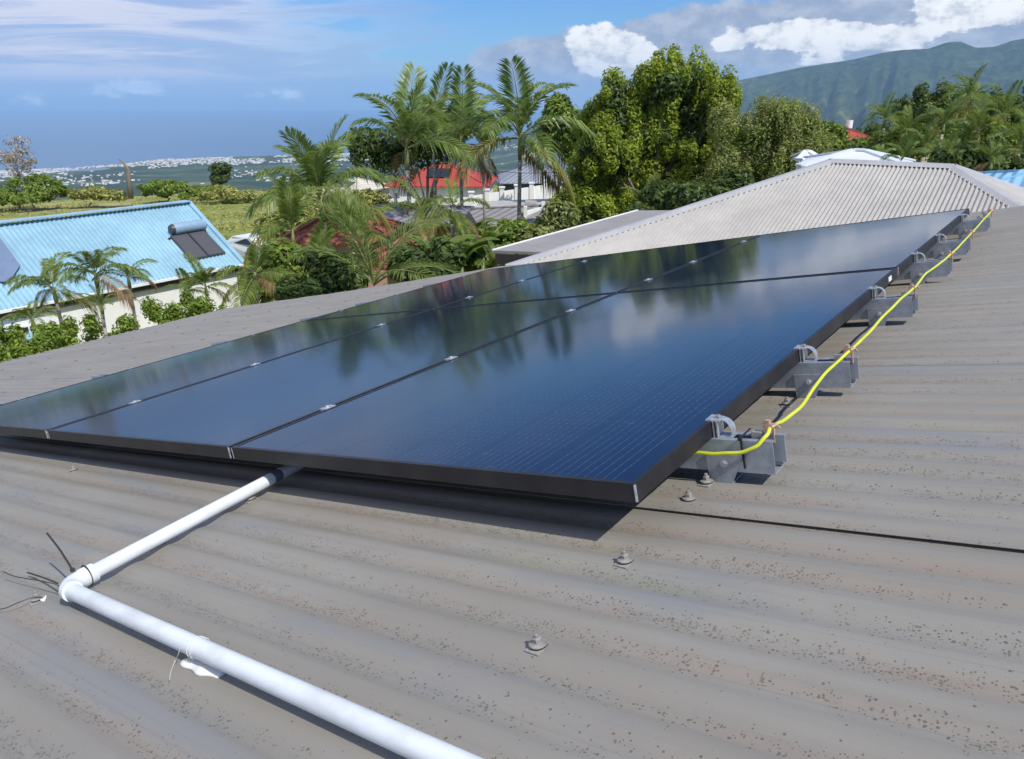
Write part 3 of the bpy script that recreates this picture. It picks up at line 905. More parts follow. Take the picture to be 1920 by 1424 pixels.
M_slate = material('slate_blue_roof', rough=.5, fn=rib_fn((.13, .17, .23), (V.x, V.y, 0), .35))
M_greyr = material('grey_roof_metal', rough=.5, fn=rib_fn((.28, .27, .28), (UH.x, UH.y, 0), .4))
M_tanr = material('tan_roof_metal', rough=.6, fn=rib_fn((.62, .54, .42), (UH.x, UH.y, 0), .4))
M_terra = material('terracotta_wall', rough=.8, fn=vary((.36, .12, .075), .18, 2.0, .8))
M_conc = material('pale_concrete', fn=vary((.42, .41, .39), .15, .8, .85))
M_metal_d = material('dark_metal', fn=vary((.06, .065, .07), .2, 3, .4, .3))

def corr_face(name, O_, ax, dn, s0, s1, top, bot, pitch, amp, mat, parent, base):
    """corrugated sheet: ax across, dn down the fall; top(s), bot(s) along dn"""
    nrm = ax.cross(dn).normalized()
    if nrm.z < 0: nrm = -nrm
    n = int((s1 - s0) / pitch * 6)
    vs = []
    for i in range(n + 1):
        s = s0 + (s1 - s0) * i / n
        c = math.cos(2 * PI * s / pitch); c = math.copysign(abs(c) ** .7, c)
        a, b = top(s), max(top(s), bot(s))
        for q in (a, b):
            vs.append(O_ + ax * s + dn * q + nrm * amp * c - base)
    i = np.arange(n) * 2
    fs = np.stack([i, i + 1, i + 3, i + 2], -1)
    if ax.cross(dn).z > 0: fs = fs[:, ::-1]
    return link(name, raw_mesh(name, np.array([tuple(v) for v in vs]), fs, mat, smooth=True), parent)

def hip_building():
    al = math.radians(22.5); Dh = 14.0
    A = at(1560, 301, Dh)
    B = A - UH * (Dh * .138)
    hl = Dh * .30                       # horizontal reach of the hips
    base = Vector((A.x, A.y, gz(A.x, A.y)))
    t = thing('hip_roof_building', 'building with pale corrugated hip roof just behind the solar array', 'building', base)
    drop = -Z * math.tan(al)
    dn = (-V + drop); k = dn.length; dn.normalize()
    rl = (B - A).length
    # front face: x along -UH from A
    ax = -UH
    corr_face('roof_face', A, ax, dn, -hl, rl + hl, lambda s: (max(0, -s, s - rl)) * k, lambda s: hl * k, .0703 * 1.0, .019, M_pale, t, base)
    # left and right hip faces, rear face
    for sgn, P0 in ((1, A), (-1, B)):
        d2 = (UH * sgn + drop).normalized()
        corr_face('roof_face', P0, V * 1.0, d2, -hl, hl, lambda s: abs(s) * k, lambda s: hl * k, .0703, .007, M_pale, t, base)
    d3 = (V + drop).normalized()
    corr_face('roof_face', A, ax, d3, -hl, rl + hl, lambda s: (max(0, -s, s - rl)) * k, lambda s: hl * k, .0703, .007, M_pale, t, base)
    up = Z * .03
    def cap(p, q, name):
        mb = MB(); d = (q - p).normalized(); sd = d.cross(Z).normalized()
        pr = [sd * .13 - Z * .035, sd * .05 + Z * .028, -sd * .05 + Z * .028, -sd * .13 - Z * .035]
        vs = [p + o_ for o_ in pr] + [q + o_ for o_ in pr]
        mb.add(vs, [(0, 1, 5, 4), (1, 2, 6, 5), (2, 3, 7, 6)]); mb.add([v - Z * .004 for v in vs], [(4, 5, 1, 0), (5, 6, 2, 1), (6, 7, 3, 2)])
        part(name, mb, M_cap, t, False, base)
    cap(A, B, 'ridge_cap')
    for P0, sg in ((A, 1), (B, -1)):
        for vv in (1, -1):
            cap(P0, P0 + (UH * sg + V * vv + drop) * hl, 'hip_cap')
    # walls
    mb = MB(); cs = [A + UH * (hl - .5) - V * (hl - .5), B - UH * (hl - .5) - V * (hl - .5), B - UH * (hl - .5) + V * (hl - .5), A + UH * (hl - .5) + V * (hl - .5)]
    ez = A.z - math.tan(al) * hl - .08
    lo = [Vector((c.x, c.y, base.z - .5)) for c in cs]; hi = [Vector((c.x, c.y, ez)) for c in cs]
    mb.add(lo + hi, [(0, 1, 5, 4), (1, 2, 6, 5), (2, 3, 7, 6), (3, 0, 4, 7), (4, 5, 6, 7)])
    part('wall', mb, M_plaster, t, False, base)
    mb = MB(); e = [A + (UH - V) * hl, B + (-UH - V) * hl, B + (-UH + V) * hl, A + (UH + V) * hl]
    for i in range(4):
        p, q = e[i].copy(), e[(i + 1) % 4].copy(); p.z = q.z = ez + .02
        mb.bar(p, q, .05, .14)
    part('fascia', mb, M_dark, t, False, base)
    # low grey roof beside it
    P0 = at(925, 470, 14.5); P1 = solve3(P0, V, Z * 0 + Z, 1197, 395)
    P1 = P0 + V * ((P1 - P0).dot(V)) ; P1 = solve3(P0, V, Z, 1197, 395)
    w = solve3(P0, -UH, Z, 1046, 474) - P0
    b2 = Vector((P0.x, P0.y, gz(P0.x, P0.y)))
    t2 = thing('low_grey_roof', 'low flat grey lean-to roof with pale edge left of the hip roof', 'roof', b2)
    w = w * 1.6
    mb = MB(); mb.slab([P0, P0 + w, P1 + w, P1], .05); part('roof', mb, M_lowroof, t2, False, b2)
    mb = MB(); mb.bar(P0 + Z * .004 - w.normalized() * .02, P1 + Z * .004 - w.normalized() * .02, .035, .035); part('edge_trim', mb, M_white, t2, False, b2)
    mb = MB(); mb.bar(P0 - Z * .165 + w * .03, P0 - Z * .165 + w, .05, .20); part('fascia', mb, M_dark, t2, False, b2)
    mb = MB(); q = P0 + w * .17 + V * .4; mb.box((q.x - .12, q.y - .12, b2.z - .3), (q.x + .12, q.y + .12, P0.z - .2)); part('post', mb, M_dark, t2, False, b2)
    mb = MB()
    q0, q1 = P0 + w * .5 + V * .6, P1 + w * .5
    for a, b in ((q0, q1),):
        mb.add([(a.x, a.y, b2.z - .3), (b.x, b.y, b2.z - .3), (b.x, b.y, P0.z - .3), (a.x, a.y, P0.z - .3)], [(0, 1, 2, 3)])
    mb.slab([Vector((q0.x, q0.y, P0.z - .3)), Vector((q1.x, q1.y, P0.z - .3)), Vector((q1.x + .2, q1.y, P0.z - .3)), Vector((q0.x + .2, q0.y, P0.z - .3))], .1)
    part('wall', mb, M_dark, t2, False, b2)
hip_building()

def gen_house(name, label, cx, cy, w, d, yaw, ez, pitch, roofm, wallm, over=.5, kind='hip', windows=(), cat='house', door=None, extra=None, group=None):
    """w along the local x axis; yaw in degrees"""
    zg = gz(cx, cy) - .4
    base = Vector((cx, cy, zg))
    t = bpy.data.objects.new(name, None); C.objects.link(t); t.location = base; t.rotation_euler = (0, 0, math.radians(yaw))
    tag(t, label, cat, group)
    h = ez - zg
    mb = MB(); mb.box((-w / 2, -d / 2, 0), (w / 2, d / 2, h)); part('wall', mb, wallm, t)
    W2, D2 = w / 2 + over, d / 2 + over
    rise = D2 * math.tan(math.radians(pitch))
    th = .10
    mb = MB()
    e = [Vector((-W2, -D2, h)), Vector((W2, -D2, h)), Vector((W2, D2, h)), Vector((-W2, D2, h))]
    rr = min(D2, W2 * .9) if kind == 'hip' else 0
    a, b = Vector((-W2 + rr, 0, h + rise)), Vector((W2 - rr, 0, h + rise))
    vs = e + [a, b] + [x - Z * th for x in e]
    mb.add(vs, [(0, 1, 5, 4), (2, 3, 4, 5), (1, 2, 5), (3, 0, 4), (0, 6, 7, 1), (1, 7, 8, 2), (2, 8, 9, 3), (3, 9, 6, 0), (6, 9, 8, 7)])
    part('roof', mb, roofm, t)
    mb = MB(); mb.bar(a + Z * .03, b + Z * .03, .3, .06)
    if kind == 'hip':
        for p, q in ((a, e[0]), (a, e[3]), (b, e[1]), (b, e[2])): mb.bar(p + Z * .02, q + Z * .02, .25, .06)
    part('ridge_cap', mb, roofm, t)
    for (side, x, z, ww, hh) in windows:
        y = -d / 2 if side == 'f' else None
        fr = MB(); gl = MB()
        if side == 'f':
            fr.box((x - ww / 2 - .07, -d / 2 - .05, z - .07), (x + ww / 2 + .07, -d / 2 - .002, z + hh + .07))
            gl.box((x - ww / 2, -d / 2 - .07, z), (x + ww / 2, -d / 2 - .052, z + hh))
        else:
            s = 1 if side == 'r' else -1
            x0 = s * w / 2
            fr.box((min(x0 + s * .002, x0 + s * .05), x - ww / 2 - .07, z - .07), (max(x0 + s * .002, x0 + s * .05), x + ww / 2 + .07, z + hh + .07))
            gl.box((min(x0 + s * .052, x0 + s * .07), x - ww / 2, z), (max(x0 + s * .052, x0 + s * .07), x + ww / 2, z + hh))
        f = part('window', fr, M_white, t); part('pane', gl, M_glassd, f)
    return t

def P2(px, py, d): return at(px, py, d)
def centre_house(pxl, pxr, py, D): 
    a, b = at(pxl, py, D), at(pxr, py, D); return (a + b) / 2, (b - a).length

# houses beyond the palms
c, w = centre_house(722, 930, 347, 75)
t = gen_house('house', 'white walled house with a wide red hip roof behind the palms', c.x, c.y + 3.5, w * .86, 8.5, -4, c.z, 20, M_red, M_white,
          windows=(('f', -3.5, 1.2, 1.4, 1.3), ('f', 0, 1.2, 1.4, 1.3), ('f', 4.2, .3, 1.0, 2.1)))
mb = MB(); ri = Vector((1.2, -2.6, 0)); zz = c.z - (gz(c.x, c.y + 3.5) - .4)
tn = math.tan(math.radians(20))
mb.slab([Vector((-1.2, -3.2, zz + (1.55 + .12) * tn + .12)), Vector((1.0, -3.2, zz + (1.55 + .12) * tn + .12)), Vector((1.0, -1.4, zz + 3.45 * tn + .12)), Vector((-1.2, -1.4, zz + 3.45 * tn + .12))], .08)
part('solar_collector', mb, M_glassd, t)
mb = MB(); mb.box((w * .43 - 1.6, -4.25 - 1.6, .2), (w * .43 - 1.3, -4.25 - 1.3, zz)); mb.box((w * .43 - .2, -5.6, .2), (w * .43 + .1, -5.3, zz)); 
c, w = centre_house(652, 712, 357, 82)
t = gen_house('house', 'small house with a cream flat-pitched roof and dark skylight, left of the red roof', c.x - 1.2, c.y + 2.5, w * 1.3, 6, -24, c.z, 16, material('cream_roof_metal', rough=.6, fn=rib_fn((.72, .66, .55), (UH.x, UH.y, 0), .4)), M_cream, kind='hip', windows=(('f', -1, .6, 1.0, 1.0),))
zz = c.z - (gz(c.x - 1.2, c.y + 2.5) - .4); tn = math.tan(math.radians(16))
mb = MB(); mb.slab([Vector((-1.1, -2.6, zz + .9 * tn + .10)), Vector((.7, -2.6, zz + .9 * tn + .10)), Vector((.7, -1.2, zz + 2.3 * tn + .10)), Vector((-1.1, -1.2, zz + 2.3 * tn + .10))], .08)
part('skylight', mb, M_glassd, t)
c, w = centre_house(925, 1045, 342, 82)
t = gen_house('house', 'open carport house with a plain grey gabled roof right of the red roof', c.x + 1, c.y + 3.5, w * 1.1, 7, 6, c.z, 22, material('blue_grey_roof', rough=.5, fn=rib_fn((.30, .33, .38), (UH.x, UH.y, 0), .4)), M_metal_d, windows=())  # solid dark walls stand in for the shade inside the open carport
c, w = centre_house(1000, 1062, 318, 100)
gen_house('house', 'house with a dark slate blue roof under the tan roof', c.x + .5, c.y + 3, w * 1.6, 8, -14, c.z, 26, M_slate, M_white, windows=(('f', -1, .8, 1.2, 1.2),))
c, w = centre_house(985, 1065, 292, 125)
gen_house('house', 'distant house with a pale tan roof beside the tall palm trunk', c.x + 1, c.y + 3, w * 1.1, 8, -18, c.z - .3, 20, M_tanr, M_white, windows=(('f', 0, .8, 1.2, 1.2),))
c, w = centre_house(560, 590, 305, 150)
# grey roofed house with cream gable
c, w = centre_house(872, 1010, 425, 50)
t = gen_house('house', 'house with a plain grey roof and cream gable wall above the banana plants', c.x + .4, c.y + 3, w * 1.05, 5.5, 20, c.z - .2, 19, M_greyr, M_cream, kind='gable', over=.35, windows=(('f', 0, .6, 1.2, 1.0),))
# lavender grey canopy and red house
c, w = centre_house(675, 862, 418, 33)
t = gen_house('house', 'terracotta red house under a thin lavender grey roof among the palms', c.x - .3, c.y + 2.6, w * .92, 4.5, -7, c.z, 9, material('lavender_roof', rough=.5, fn=rib_fn((.26, .25, .30), (UH.x, UH.y, 0), .4)), M_terra,
          windows=(('f', 1.2, 1.5, 1.2, 1.0), ('f', -1.0, 1.2, .9, 1.2)))
c, w = centre_house(560, 690, 455, 27)
t = gen_house('house', 'low terracotta tiled roof half hidden behind the feathery palms', c.x, c.y + 2.2, w * .95, 3.4, -12, c.z, 24, material('terracotta_roof', rough=.8, fn=rib_fn((.38, .13, .09), (UH.x, UH.y, 0), .28, .8)), material('pink_wall', fn=vary((.55, .33, .27), .12, 2, .8)), windows=(('f', .5, .8, .9, .9),))
c, w = centre_house(700, 800, 500, 22)
t = gen_house('house', 'small red roofed shed low behind the big palm fronds', c.x, c.y + 1.6, w * .8, 2.2, 8, c.z, 18, material('brick_red_roof', rough=.8, fn=rib_fn((.40, .12, .08), (UH.x, UH.y, 0), .28, .8)), material('peach_wall', fn=vary((.6, .42, .3), .12, 2, .8)), windows=())
c, w = centre_house(1538, 1615, 262, 78)
t = gen_house('house', 'bright red roofed house among the trees below the mountain', c.x + .4, c.y + 3, w * 1.1, 6, 10, c.z, 20, M_red, M_white, windows=(('f', 0, .8, 1.1, 1.1),))
zz = c.z - (gz(c.x + .4, c.y + 3) - .4)
mb = MB(); mb.tube([(1.0, -1.0, zz + 1.0), (1.0, -1.0, zz + 1.75)], .32, 10); part('water_tank', mb, M_white, t, 'auto')
c, w = centre_house(1562, 1715, 308, 24)
gen_house('house', 'house with a smooth white hip roof right behind the corrugated ridge', c.x + .2, c.y + 1.6, w * 1.12, 3.2, -24, c.z - .1, 12, material('white_roof_metal', rough=.5, fn=vary((.66, .70, .74), .06, 1, .5)), M_white, over=.3)
c, w = centre_house(1517, 1543, 306, 30)
gen_house('house', 'tiny white house corner beside the fine-leaved tree', c.x, c.y + 1, w * 1.0, 1.2, -10, c.z + .1, 20, material('pale_white_roof', rough=.6, fn=vary((.7, .72, .74), .1, 3, .6)), M_white, over=.15)
c, w = centre_house(1860, 2050, 352, 22)
gen_house('house', 'low roof painted light blue at the right edge of the photo', c.x + .8, c.y + 1.6, w * 1.2, 3, -14, c.z, 10, material('sky_blue_roof', rough=.5, fn=rib_fn((.28, .52, .72), (UH.x, UH.y, 0), .3)), M_white, over=.3)

# white boundary wall with posts, drive and tank
def boundary():
    a, b = at(884, 378, 66), at(1050, 352, 70)
    base = Vector((a.x, a.y, a.z - .6))
    t = thing('boundary_wall', 'white boundary wall with square posts in front of the carport', 'wall', base)
    mb = MB(); n = (b - a)
    top = .95
    p, q = Vector((a.x, a.y, a.z - .3)), Vector((b.x, b.y, b.z - .3))
    mb.bar(p, q, .15, 1.5); part('wall_panel', mb, M_white, t, False, base)
    for k in range(7):
        m = a + n * k / 6
        mb = MB(); mb.box((m.x - .2, m.y - .3, m.z - 1.3), (m.x + .2, m.y + .12, m.z + .75)); mb.box((m.x - .27, m.y - .36, m.z + .7501), (m.x + .27, m.y + .18, m.z + .86)); part('post', mb, M_white, t, False, base)
    c1, c2 = at(985, 402, 52), at(1050, 385, 55)
    base = Vector((c1.x, c1.y, c1.z - .6))
    t = thing('garden_wall', 'lower white garden wall right of the tall palm trunk', 'wall', base)
    mb = MB(); mb.bar(c1 - Z * .3, c2 - Z * .3, .15, 1.0); part('wall_panel', mb, M_white, t, False, base)
    for s in (0, .5, 1):
        m = c1 + (c2 - c1) * s; mb = MB(); mb.box((m.x - .12, m.y - .25, m.z - .9), (m.x + .12, m.y + .1, m.z + .55)); part('post', mb, M_white, t, False, base)
    # driveway slab
    pts = [at(880, 402, 55), at(1010, 398, 55), at(1050, 372, 66), at(900, 378, 64)]
    mb = MB(); mb.slab(pts, .4); 
    o = link('driveway', mb.mesh('driveway', M_conc)); tag(o, kind='structure')
    p, q = at(984, 383, 57), at(1006, 385, 57)
    mb = MB(); mb.tube([p, q], .33, 14)
    tag(link('fallen_tank', mb.mesh('fallen_tank', M_lowroof, 'auto')), 'grey cylindrical tank lying on the drive beside the white wall', 'tank')
boundary()

# --- blue roofed house on the left
def blue_house():
    R0 = at(352, 381, 39.0)
    E0 = solve3(R0, -UH, Z, 456, 496)                # right end of the eave
    fall = E0 - R0
    nrm = V.cross(fall).normalized()
    if nrm.z < 0: nrm = -nrm
    # ridge start: left end of the near gable slope at x=38,y=495 belongs to the rake
    lenV = 22.0
    base = Vector((E0.x, E0.y, gz(E0.x, E0.y)))
    t = thing('house', 'long house with a light blue ribbed roof and white wall on the left', 'house', base)
    M_blue = material('light_blue_roof', rough=.45, spec=.4, fn=vary((.29, .49, .61), .12, .5, .45))
    M_blue_s = material('shaded_blue_slope', fn=vary((.16, .22, .34), .1, 1, .7))  # shade of the side wing, put into a darker blue
    # standing ribs: real sheet with trapezoid ribs
    K = onplane(R0, nrm, 0, 440)
    sL = (R0 - K).dot(V)                             # ridge reaches x=0 about here
    rake = onplane(R0, nrm, 38, 497)
    pitch = .20
    n = int(lenV / pitch)
    vs = []; fs = []
    prof = [(0, 0), (.66, 0), (.70, .055), (.88, .055), (.93, 0)]
    for i in range(n):
        for (f, h) in prof:
            s = (i + f) * pitch
            p = R0 - V * s + nrm * h
            e = p + fall
            vs.append(p - base); vs.append(e - base)
    vs = np.array([tuple(v) for v in vs])
    m = len(vs) // 2
    i = np.arange(m - 1) * 2
    fs = np.stack([i, i + 2, i + 3, i + 1], -1)
    # cut everything left of the valley: clamp the lower end on the rake line
    o = link('roof', raw_mesh('roof', vs, fs, [M_blue]), t)
    mb = MB()
    d1 = (fall * 1.0)
    mb.slab([R0 + nrm * -.02 + V * .0, R0 + fall - nrm * .02, R0 + fall - V * lenV - nrm * .02, R0 - V * lenV - nrm * .02], .06, nrm=nrm)
    part('roof_lining', mb, M_dark, t, False, base)
    # rear slope
    rear = Vector((-fall.x, -fall.y, fall.z))
    mb = MB(); mb.slab([R0, R0 - V * lenV, R0 - V * lenV + rear, R0 + rear], .05, nrm=Vector((-nrm.x, -nrm.y, nrm.z))); part('rear_roof', mb, M_blue, t, False, base)
    mb = MB(); mb.bar(R0 + Z * .10 + V * .05, R0 - V * lenV + Z * .10, .55, .05); part('ridge_cap', mb, M_blue, t, False, base)
    mb = MB(); mb.bar(R0 + V * .06 + Z * .05, R0 + fall + V * .06 + Z * .05, .22, .10); part('rake_trim', mb, M_blue, t, False, base)
    # gutter and fascia
    hd = -UH
    mb = MB(); g0 = R0 + fall + hd * .07 - Z * .02; mb.bar(g0, g0 - V * lenV, .12, .10); part('gutter', mb, M_white, t, False, base)
    mb = MB(); g0 = R0 + fall - hd * .05 - Z * .22; mb.bar(g0, g0 - V * lenV, .05, .24); part('fascia', mb, M_dark, t, False, base)
    # wall
    w0 = R0 + fall - hd * .22 - V * .3; w1 = w0 - V * (lenV - .6)
    b0 = w0 + (rear - fall) * 1.0; 
    zb = base.z - 1.5; zt = w0.z + .02
    r0 = R0 + rear + hd * .22 - V * .3; r1 = r0 - V * (lenV - .6)
    mb = MB(); lo = [(p.x, p.y, zb) for p in (w0, r0, r1, w1)]; hi = [(p.x, p.y, zt) for p in (w0, r0, r1, w1)]
    mb.add(lo + hi, [(0, 1, 5, 4), (1, 2, 6, 5), (2, 3, 7, 6), (3, 0, 4, 7)])
    g = (R0 - V * .3); mb.add([(w0.x, w0.y, zt), (r0.x, r0.y, zt), (g.x, g.y, R0.z - .15)], [(0, 1, 2)])
    part('wall', mb, M_white, t, False, base)
    for s in (3.0, 6.4, 9.6):
        p = w0 - V * s
        M = Matrix(((-V.x, hd.x, 0, p.x - base.x), (-V.y, hd.y, 0, p.y - base.y), (0, 0, 1, zt - 2.0 - base.z), (0, 0, 0, 1)))
        if s < 9.0: continue
        mb = MB(); mb.box((-.6, .003, 0), (.6, .05, 1.2), 0, M); f = part('window', mb, M_white, t)
        mb = MB(); mb.box((-.52, .052, .08), (-.03, .07, 1.12), 0, M); mb.box((.03, .052, .08), (.52, .07, 1.12), 0, M); part('pane', mb, M_glassd, f)
    # crossing wing on the left, its shaded slope a dark slab over the roof plane
    G = onplane(R0, nrm, 40, 497, .0)
    T_ = onplane(R0, nrm, -6, 438, .0)
    b2 = Vector((G.x, G.y, gz(G.x, G.y)))
    t2 = thing('house_wing', 'slate blue gable wing with a lower light blue roof at the left edge', 'house', b2)
    mb = MB()
    a = T_ + nrm * .09; c_ = G + nrm * .09
    low = at(-60, 470, 36.5); lw2 = at(-60, 545, 35)
    d = at(60, 530, 34.8)
    top2 = at(-90, 420, 38)
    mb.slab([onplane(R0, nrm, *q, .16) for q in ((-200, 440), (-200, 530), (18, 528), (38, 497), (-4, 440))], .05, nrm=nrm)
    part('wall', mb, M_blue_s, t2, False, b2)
    q = [at(-80, 536, 35), at(52, 566, 33), at(110, 598, 30), at(60, 668, 27), at(-120, 640, 27)]
    mb = MB(); mb.slab([q[0], q[4], q[3], q[2], q[1]], .08); part('roof', mb, M_blue, t2, False, b2)
    mb = MB(); mb.slab([at(-80, 515, 35.6), at(-80, 538, 35.1), at(54, 568, 33.1), at(60, 535, 34.6)], .05); part('fascia', mb, material('blue_shadow_wedge', (.015, .04, .16), .5), t2, False, b2)  # dark blue slab painted as the shadow wedge above the lower roof
    # solar water heater lying on the roof
    def pl(px, py, off=.14): return onplane(R0, nrm, px, py, off)
    c4 = [pl(319, 443), pl(383, 432), pl(423, 474), pl(358, 487)]
    b3 = (c4[0] + c4[2]) / 2
    h = thing('solar_water_heater', 'solar water heater with round blue tank above two dark collectors on the blue roof', 'water heater', b3)
    u1 = (c4[1] - c4[0]); d1 = (c4[3] - c4[0])
    def q_(a, b, off=0): return c4[0] + u1 * a + (c4[3] - c4[0]) * (b * (1 - a)) + (c4[2] - c4[1]) * (b * a) + nrm * off
    for k, mm in ((0, .16), (1, .2)):
        a0, a1 = (.0, .49) if k == 0 else (.51, 1.0)
        mb = MB(); mb.slab([q_(a0, 0), q_(a0, 1), q_(a1, 1), q_(a1, 0)], .10, nrm=nrm); f = part('collector', mb, M_metal_d, h, False, b3)
        e = .05
        mb = MB(); mb.slab([q_(a0 + e * .6, e * .6, .008), q_(a0 + e * .6, 1 - e * .6, .008), q_(a1 - e * .6, 1 - e * .6, .008), q_(a1 - e * .6, e * .6, .008)], .006, nrm=nrm)
        part('collector_glass', mb, material('collector_glass', (.10, .10, .11), .25), f, False, None).location = -Vector(b3)
    ta, tb = pl(320, 431, .3), pl(383, 421, .3)
    ax = (tb - ta).normalized()
    mb = MB(); mb.tube([ta + ax * .12, ta + ax * .16, tb - ax * .04, tb], [.25, .27, .27, .23], 20); part('tank', mb, material('blue_grey_tank', fn=vary((.26, .38, .52), .1, 2, .4)), h, 'auto', b3)
    mb = MB(); mb.tube([ta - ax * .02, ta + ax * .119], [.2, .262], 20); part('tank_cap', mb, M_metal_d, h, 'auto', b3)
    mb = MB(); mb.bar(pl(316, 448, .05), pl(388, 437, .05), .08, .08); part('bracket', mb, M_metal_d, h, False, b3)
blue_house()

# parked car glimpsed past the blue roof
def car():
    p = at(452, 482, 44); zg = gz(p.x, p.y)
    b = Vector((p.x + .6, p.y, p.z - .15))
    t = thing('parked_car', 'white car parked in the yard past the end of the blue roof', 'car', b)
    t.rotation_euler = (0, 0, math.radians(-32))
    mb = MB()
    prof = [(-2.1, .35), (-2.1, .75), (-1.95, .9), (-1.2, .98), (-.55, 1.42), (.85, 1.45), (1.55, 1.05), (2.05, .98), (2.15, .6), (2.1, .35)]
    n = len(prof)
    def side(y, sc): return [(x, y * (sc if z > 1.0 else 1), z) for x, z in prof]
    vs = side(-.85, .82) + side(.85, .82)
    mb.add(vs, [tuple(range(n)), tuple(reversed(range(n, 2 * n)))] + [(i, i + n, (i + 1) % n + n, (i + 1) % n) for i in range(n)])
    part('body', mb, material('white_car_paint', (.78, .8, .8), .3), t)
    mb = MB(); mb.add([(-1.17, -.70, 1.02), (-1.17, .70, 1.02), (-.60, .62, 1.40), (-.60, -.62, 1.40)], [(0, 3, 2, 1)]); mb.v = [(x - .015, y, z + .012) for x, y, z in mb.v]; part('windscreen', mb, M_glassd, t)
    for s in (-1, 1):
        mb = MB(); mb.add([(-.95, s * .80, 1.06), (1.3, s * .80, 1.06), (.75, s * .722, 1.37), (-.5, s * .722, 1.37)], [(0, 1, 2, 3)] if s < 0 else [(3, 2, 1, 0)]); part('side_window', mb, M_glassd, t)
        for x in (-1.35, 1.35):
            mb = MB(); mb.tube([(x, s * .70, .33), (x, s * .88, .33)], .33, 16); w = part('wheel', mb, M_rub, t, 'auto')
            mb = MB(); mb.tube([(x, s * .875, .33), (x, s * .89, .33)], .18, 10); part('rim', mb, M_alu, w)
car()

# posts and wires
def post(px, py0, py1, D, r, label, name='utility_pole', cat='pole', mat=None):
    a, b = at(px, py0, D), at(px, py1, D)
    b = Vector((a.x, a.y, min(b.z, gz(a.x, a.y)) - .3))
    mb = MB(); mb.tube([b, a], [r * 1.25, r], 8)
    if cat == 'pole' and D < 80: mb.box((a.x - .25, a.y - .03, a.z - .3), (a.x + .25, a.y + .03, a.z - .22))
    tag(link(name, mb.mesh(name, mat or M_conc, 'auto')), label, cat)
post(741, 362, 410, 45, .10, 'pale concrete pole between the small cream-roofed house and the palms')
post(541, 366, 455, 32, .045, 'thin pale pole left of the feathery palm, in front of the field')
mb = MB()
pts = []
for k in range(41):
    s = k / 40
    x = -60 + 640 * s
    p = at(x, 393 - 26 * s + 10 * math.sin(PI * s) * .6, 60 + 10 * s); pts.append(p)
mb.tube(pts, .022, 4)
tag(link('power_line', mb.mesh('power_line', M_rub)), 'dark overhead wire crossing the field above the blue roof', 'wire')
mb = MB(); pts = [at(925 + 130 * k / 12, 320 + 2 * k / 12 + 4 * math.sin(PI * k / 12), 60) for k in range(13)]; mb.tube(pts, .018, 4)
tag(link('power_line', mb.mesh('power_line', M_rub)), 'thin wire crossing in front of the grey carport roof', 'wire')

# ============================================================ vegetation
LM = {
 'yellow': leaf_material('yellow_green_leaves', (.21, .32, .03), (.33, .43, .045), (.54, .54, .08), .45),
 'olive': leaf_material('grey_olive_leaves', (.25, .30, .09), (.32, .36, .11), (.42, .42, .16), .4),
 'green': leaf_material('green_leaves', (.15, .25, .035), (.22, .33, .05), (.38, .42, .07), .42),
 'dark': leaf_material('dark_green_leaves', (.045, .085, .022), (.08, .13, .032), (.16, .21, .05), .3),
 'grass': leaf_material('field_leaves', (.24, .29, .055), (.36, .37, .10), (.50, .44, .17), .25),
 'dry': leaf_material('dry_leaves', (.46, .38, .30), (.34, .27, .20), (.55, .46, .38), .3),
 'banana': leaf_material('banana_leaves', (.08, .17, .03), (.13, .23, .035), (.26, .30, .05), .35, .35),
}
FM = {
 'a': leaf_material('palm_leaflets', (.11, .19, .055), (.19, .28, .07), (.36, .40, .11), .45, .35),
 'b': leaf_material('pale_palm_leaflets', (.12, .19, .04), (.19, .26, .055), (.32, .34, .10), .4, .4),
 'd': leaf_material('dead_palm_leaflets', (.24, .15, .07), (.17, .11, .055), (.34, .24, .13), .25, .6),
 'y': leaf_material('yellowing_palm_leaflets', (.28, .26, .06), (.20, .20, .05), (.36, .27, .10), .35, .5),
}
M_bark = material('grey_bark', fn=vary((.22, .18, .14), .3, 6, .9, bump=.5, bscale=18))
def f_ptrunk(t, bs):
    o = t.obj(); z = t.sep(o)[2]
    r = t.m('SINE', t.m('MULTIPLY', t.m('ADD', z, t.m('MULTIPLY', t.noise(o, 4, 2), .05)), 2 * PI / .14))
    n = t.noise(o, 6, 5)
    c = t.mix(t.ramp(n, .35, .65), (.25, .215, .18), (.42, .38, .33))
    t.put(bs.inputs['Base Color'], t.mix(t.ramp(r, .6, 1.0), c, (.15, .12, .09)))
M_ptrunk = material('ringed_palm_trunk', rough=.85, fn=f_ptrunk)
M_shaft = material('green_crown_shaft', fn=vary((.17, .21, .07), .3, 3, .45))
M_rachis = material('leaf_stalk', fn=vary((.20, .21, .07), .2, 3, .5))
M_brown = material('dead_sheath', fn=vary((.26, .15, .07), .3, 3, .7))

def leaf_quads(c, nr, L, Wd, rng):
    """rhombus leaves at c (n,3) facing roughly nr"""
    n = len(c)
    nr = nr + rng.normal(0, .55, (n, 3)); nr /= np.linalg.norm(nr, axis=1, keepdims=True) + 1e-9
    a = rng.normal(0, 1, (n, 3)); a -= nr * (a * nr).sum(1, keepdims=True); a /= np.linalg.norm(a, axis=1, keepdims=True) + 1e-9
    b = np.cross(nr, a)
    L = L * rng.uniform(.6, 1.3, (n, 1)); Wd = Wd * rng.uniform(.6, 1.3, (n, 1))
    f = nr * L * .22
    vs = np.stack([c - a * L, c + b * Wd + f, c + a * L, c - b * Wd + f], 1).reshape(-1, 3)
    fs = np.arange(4 * n).reshape(n, 4)
    return vs, fs

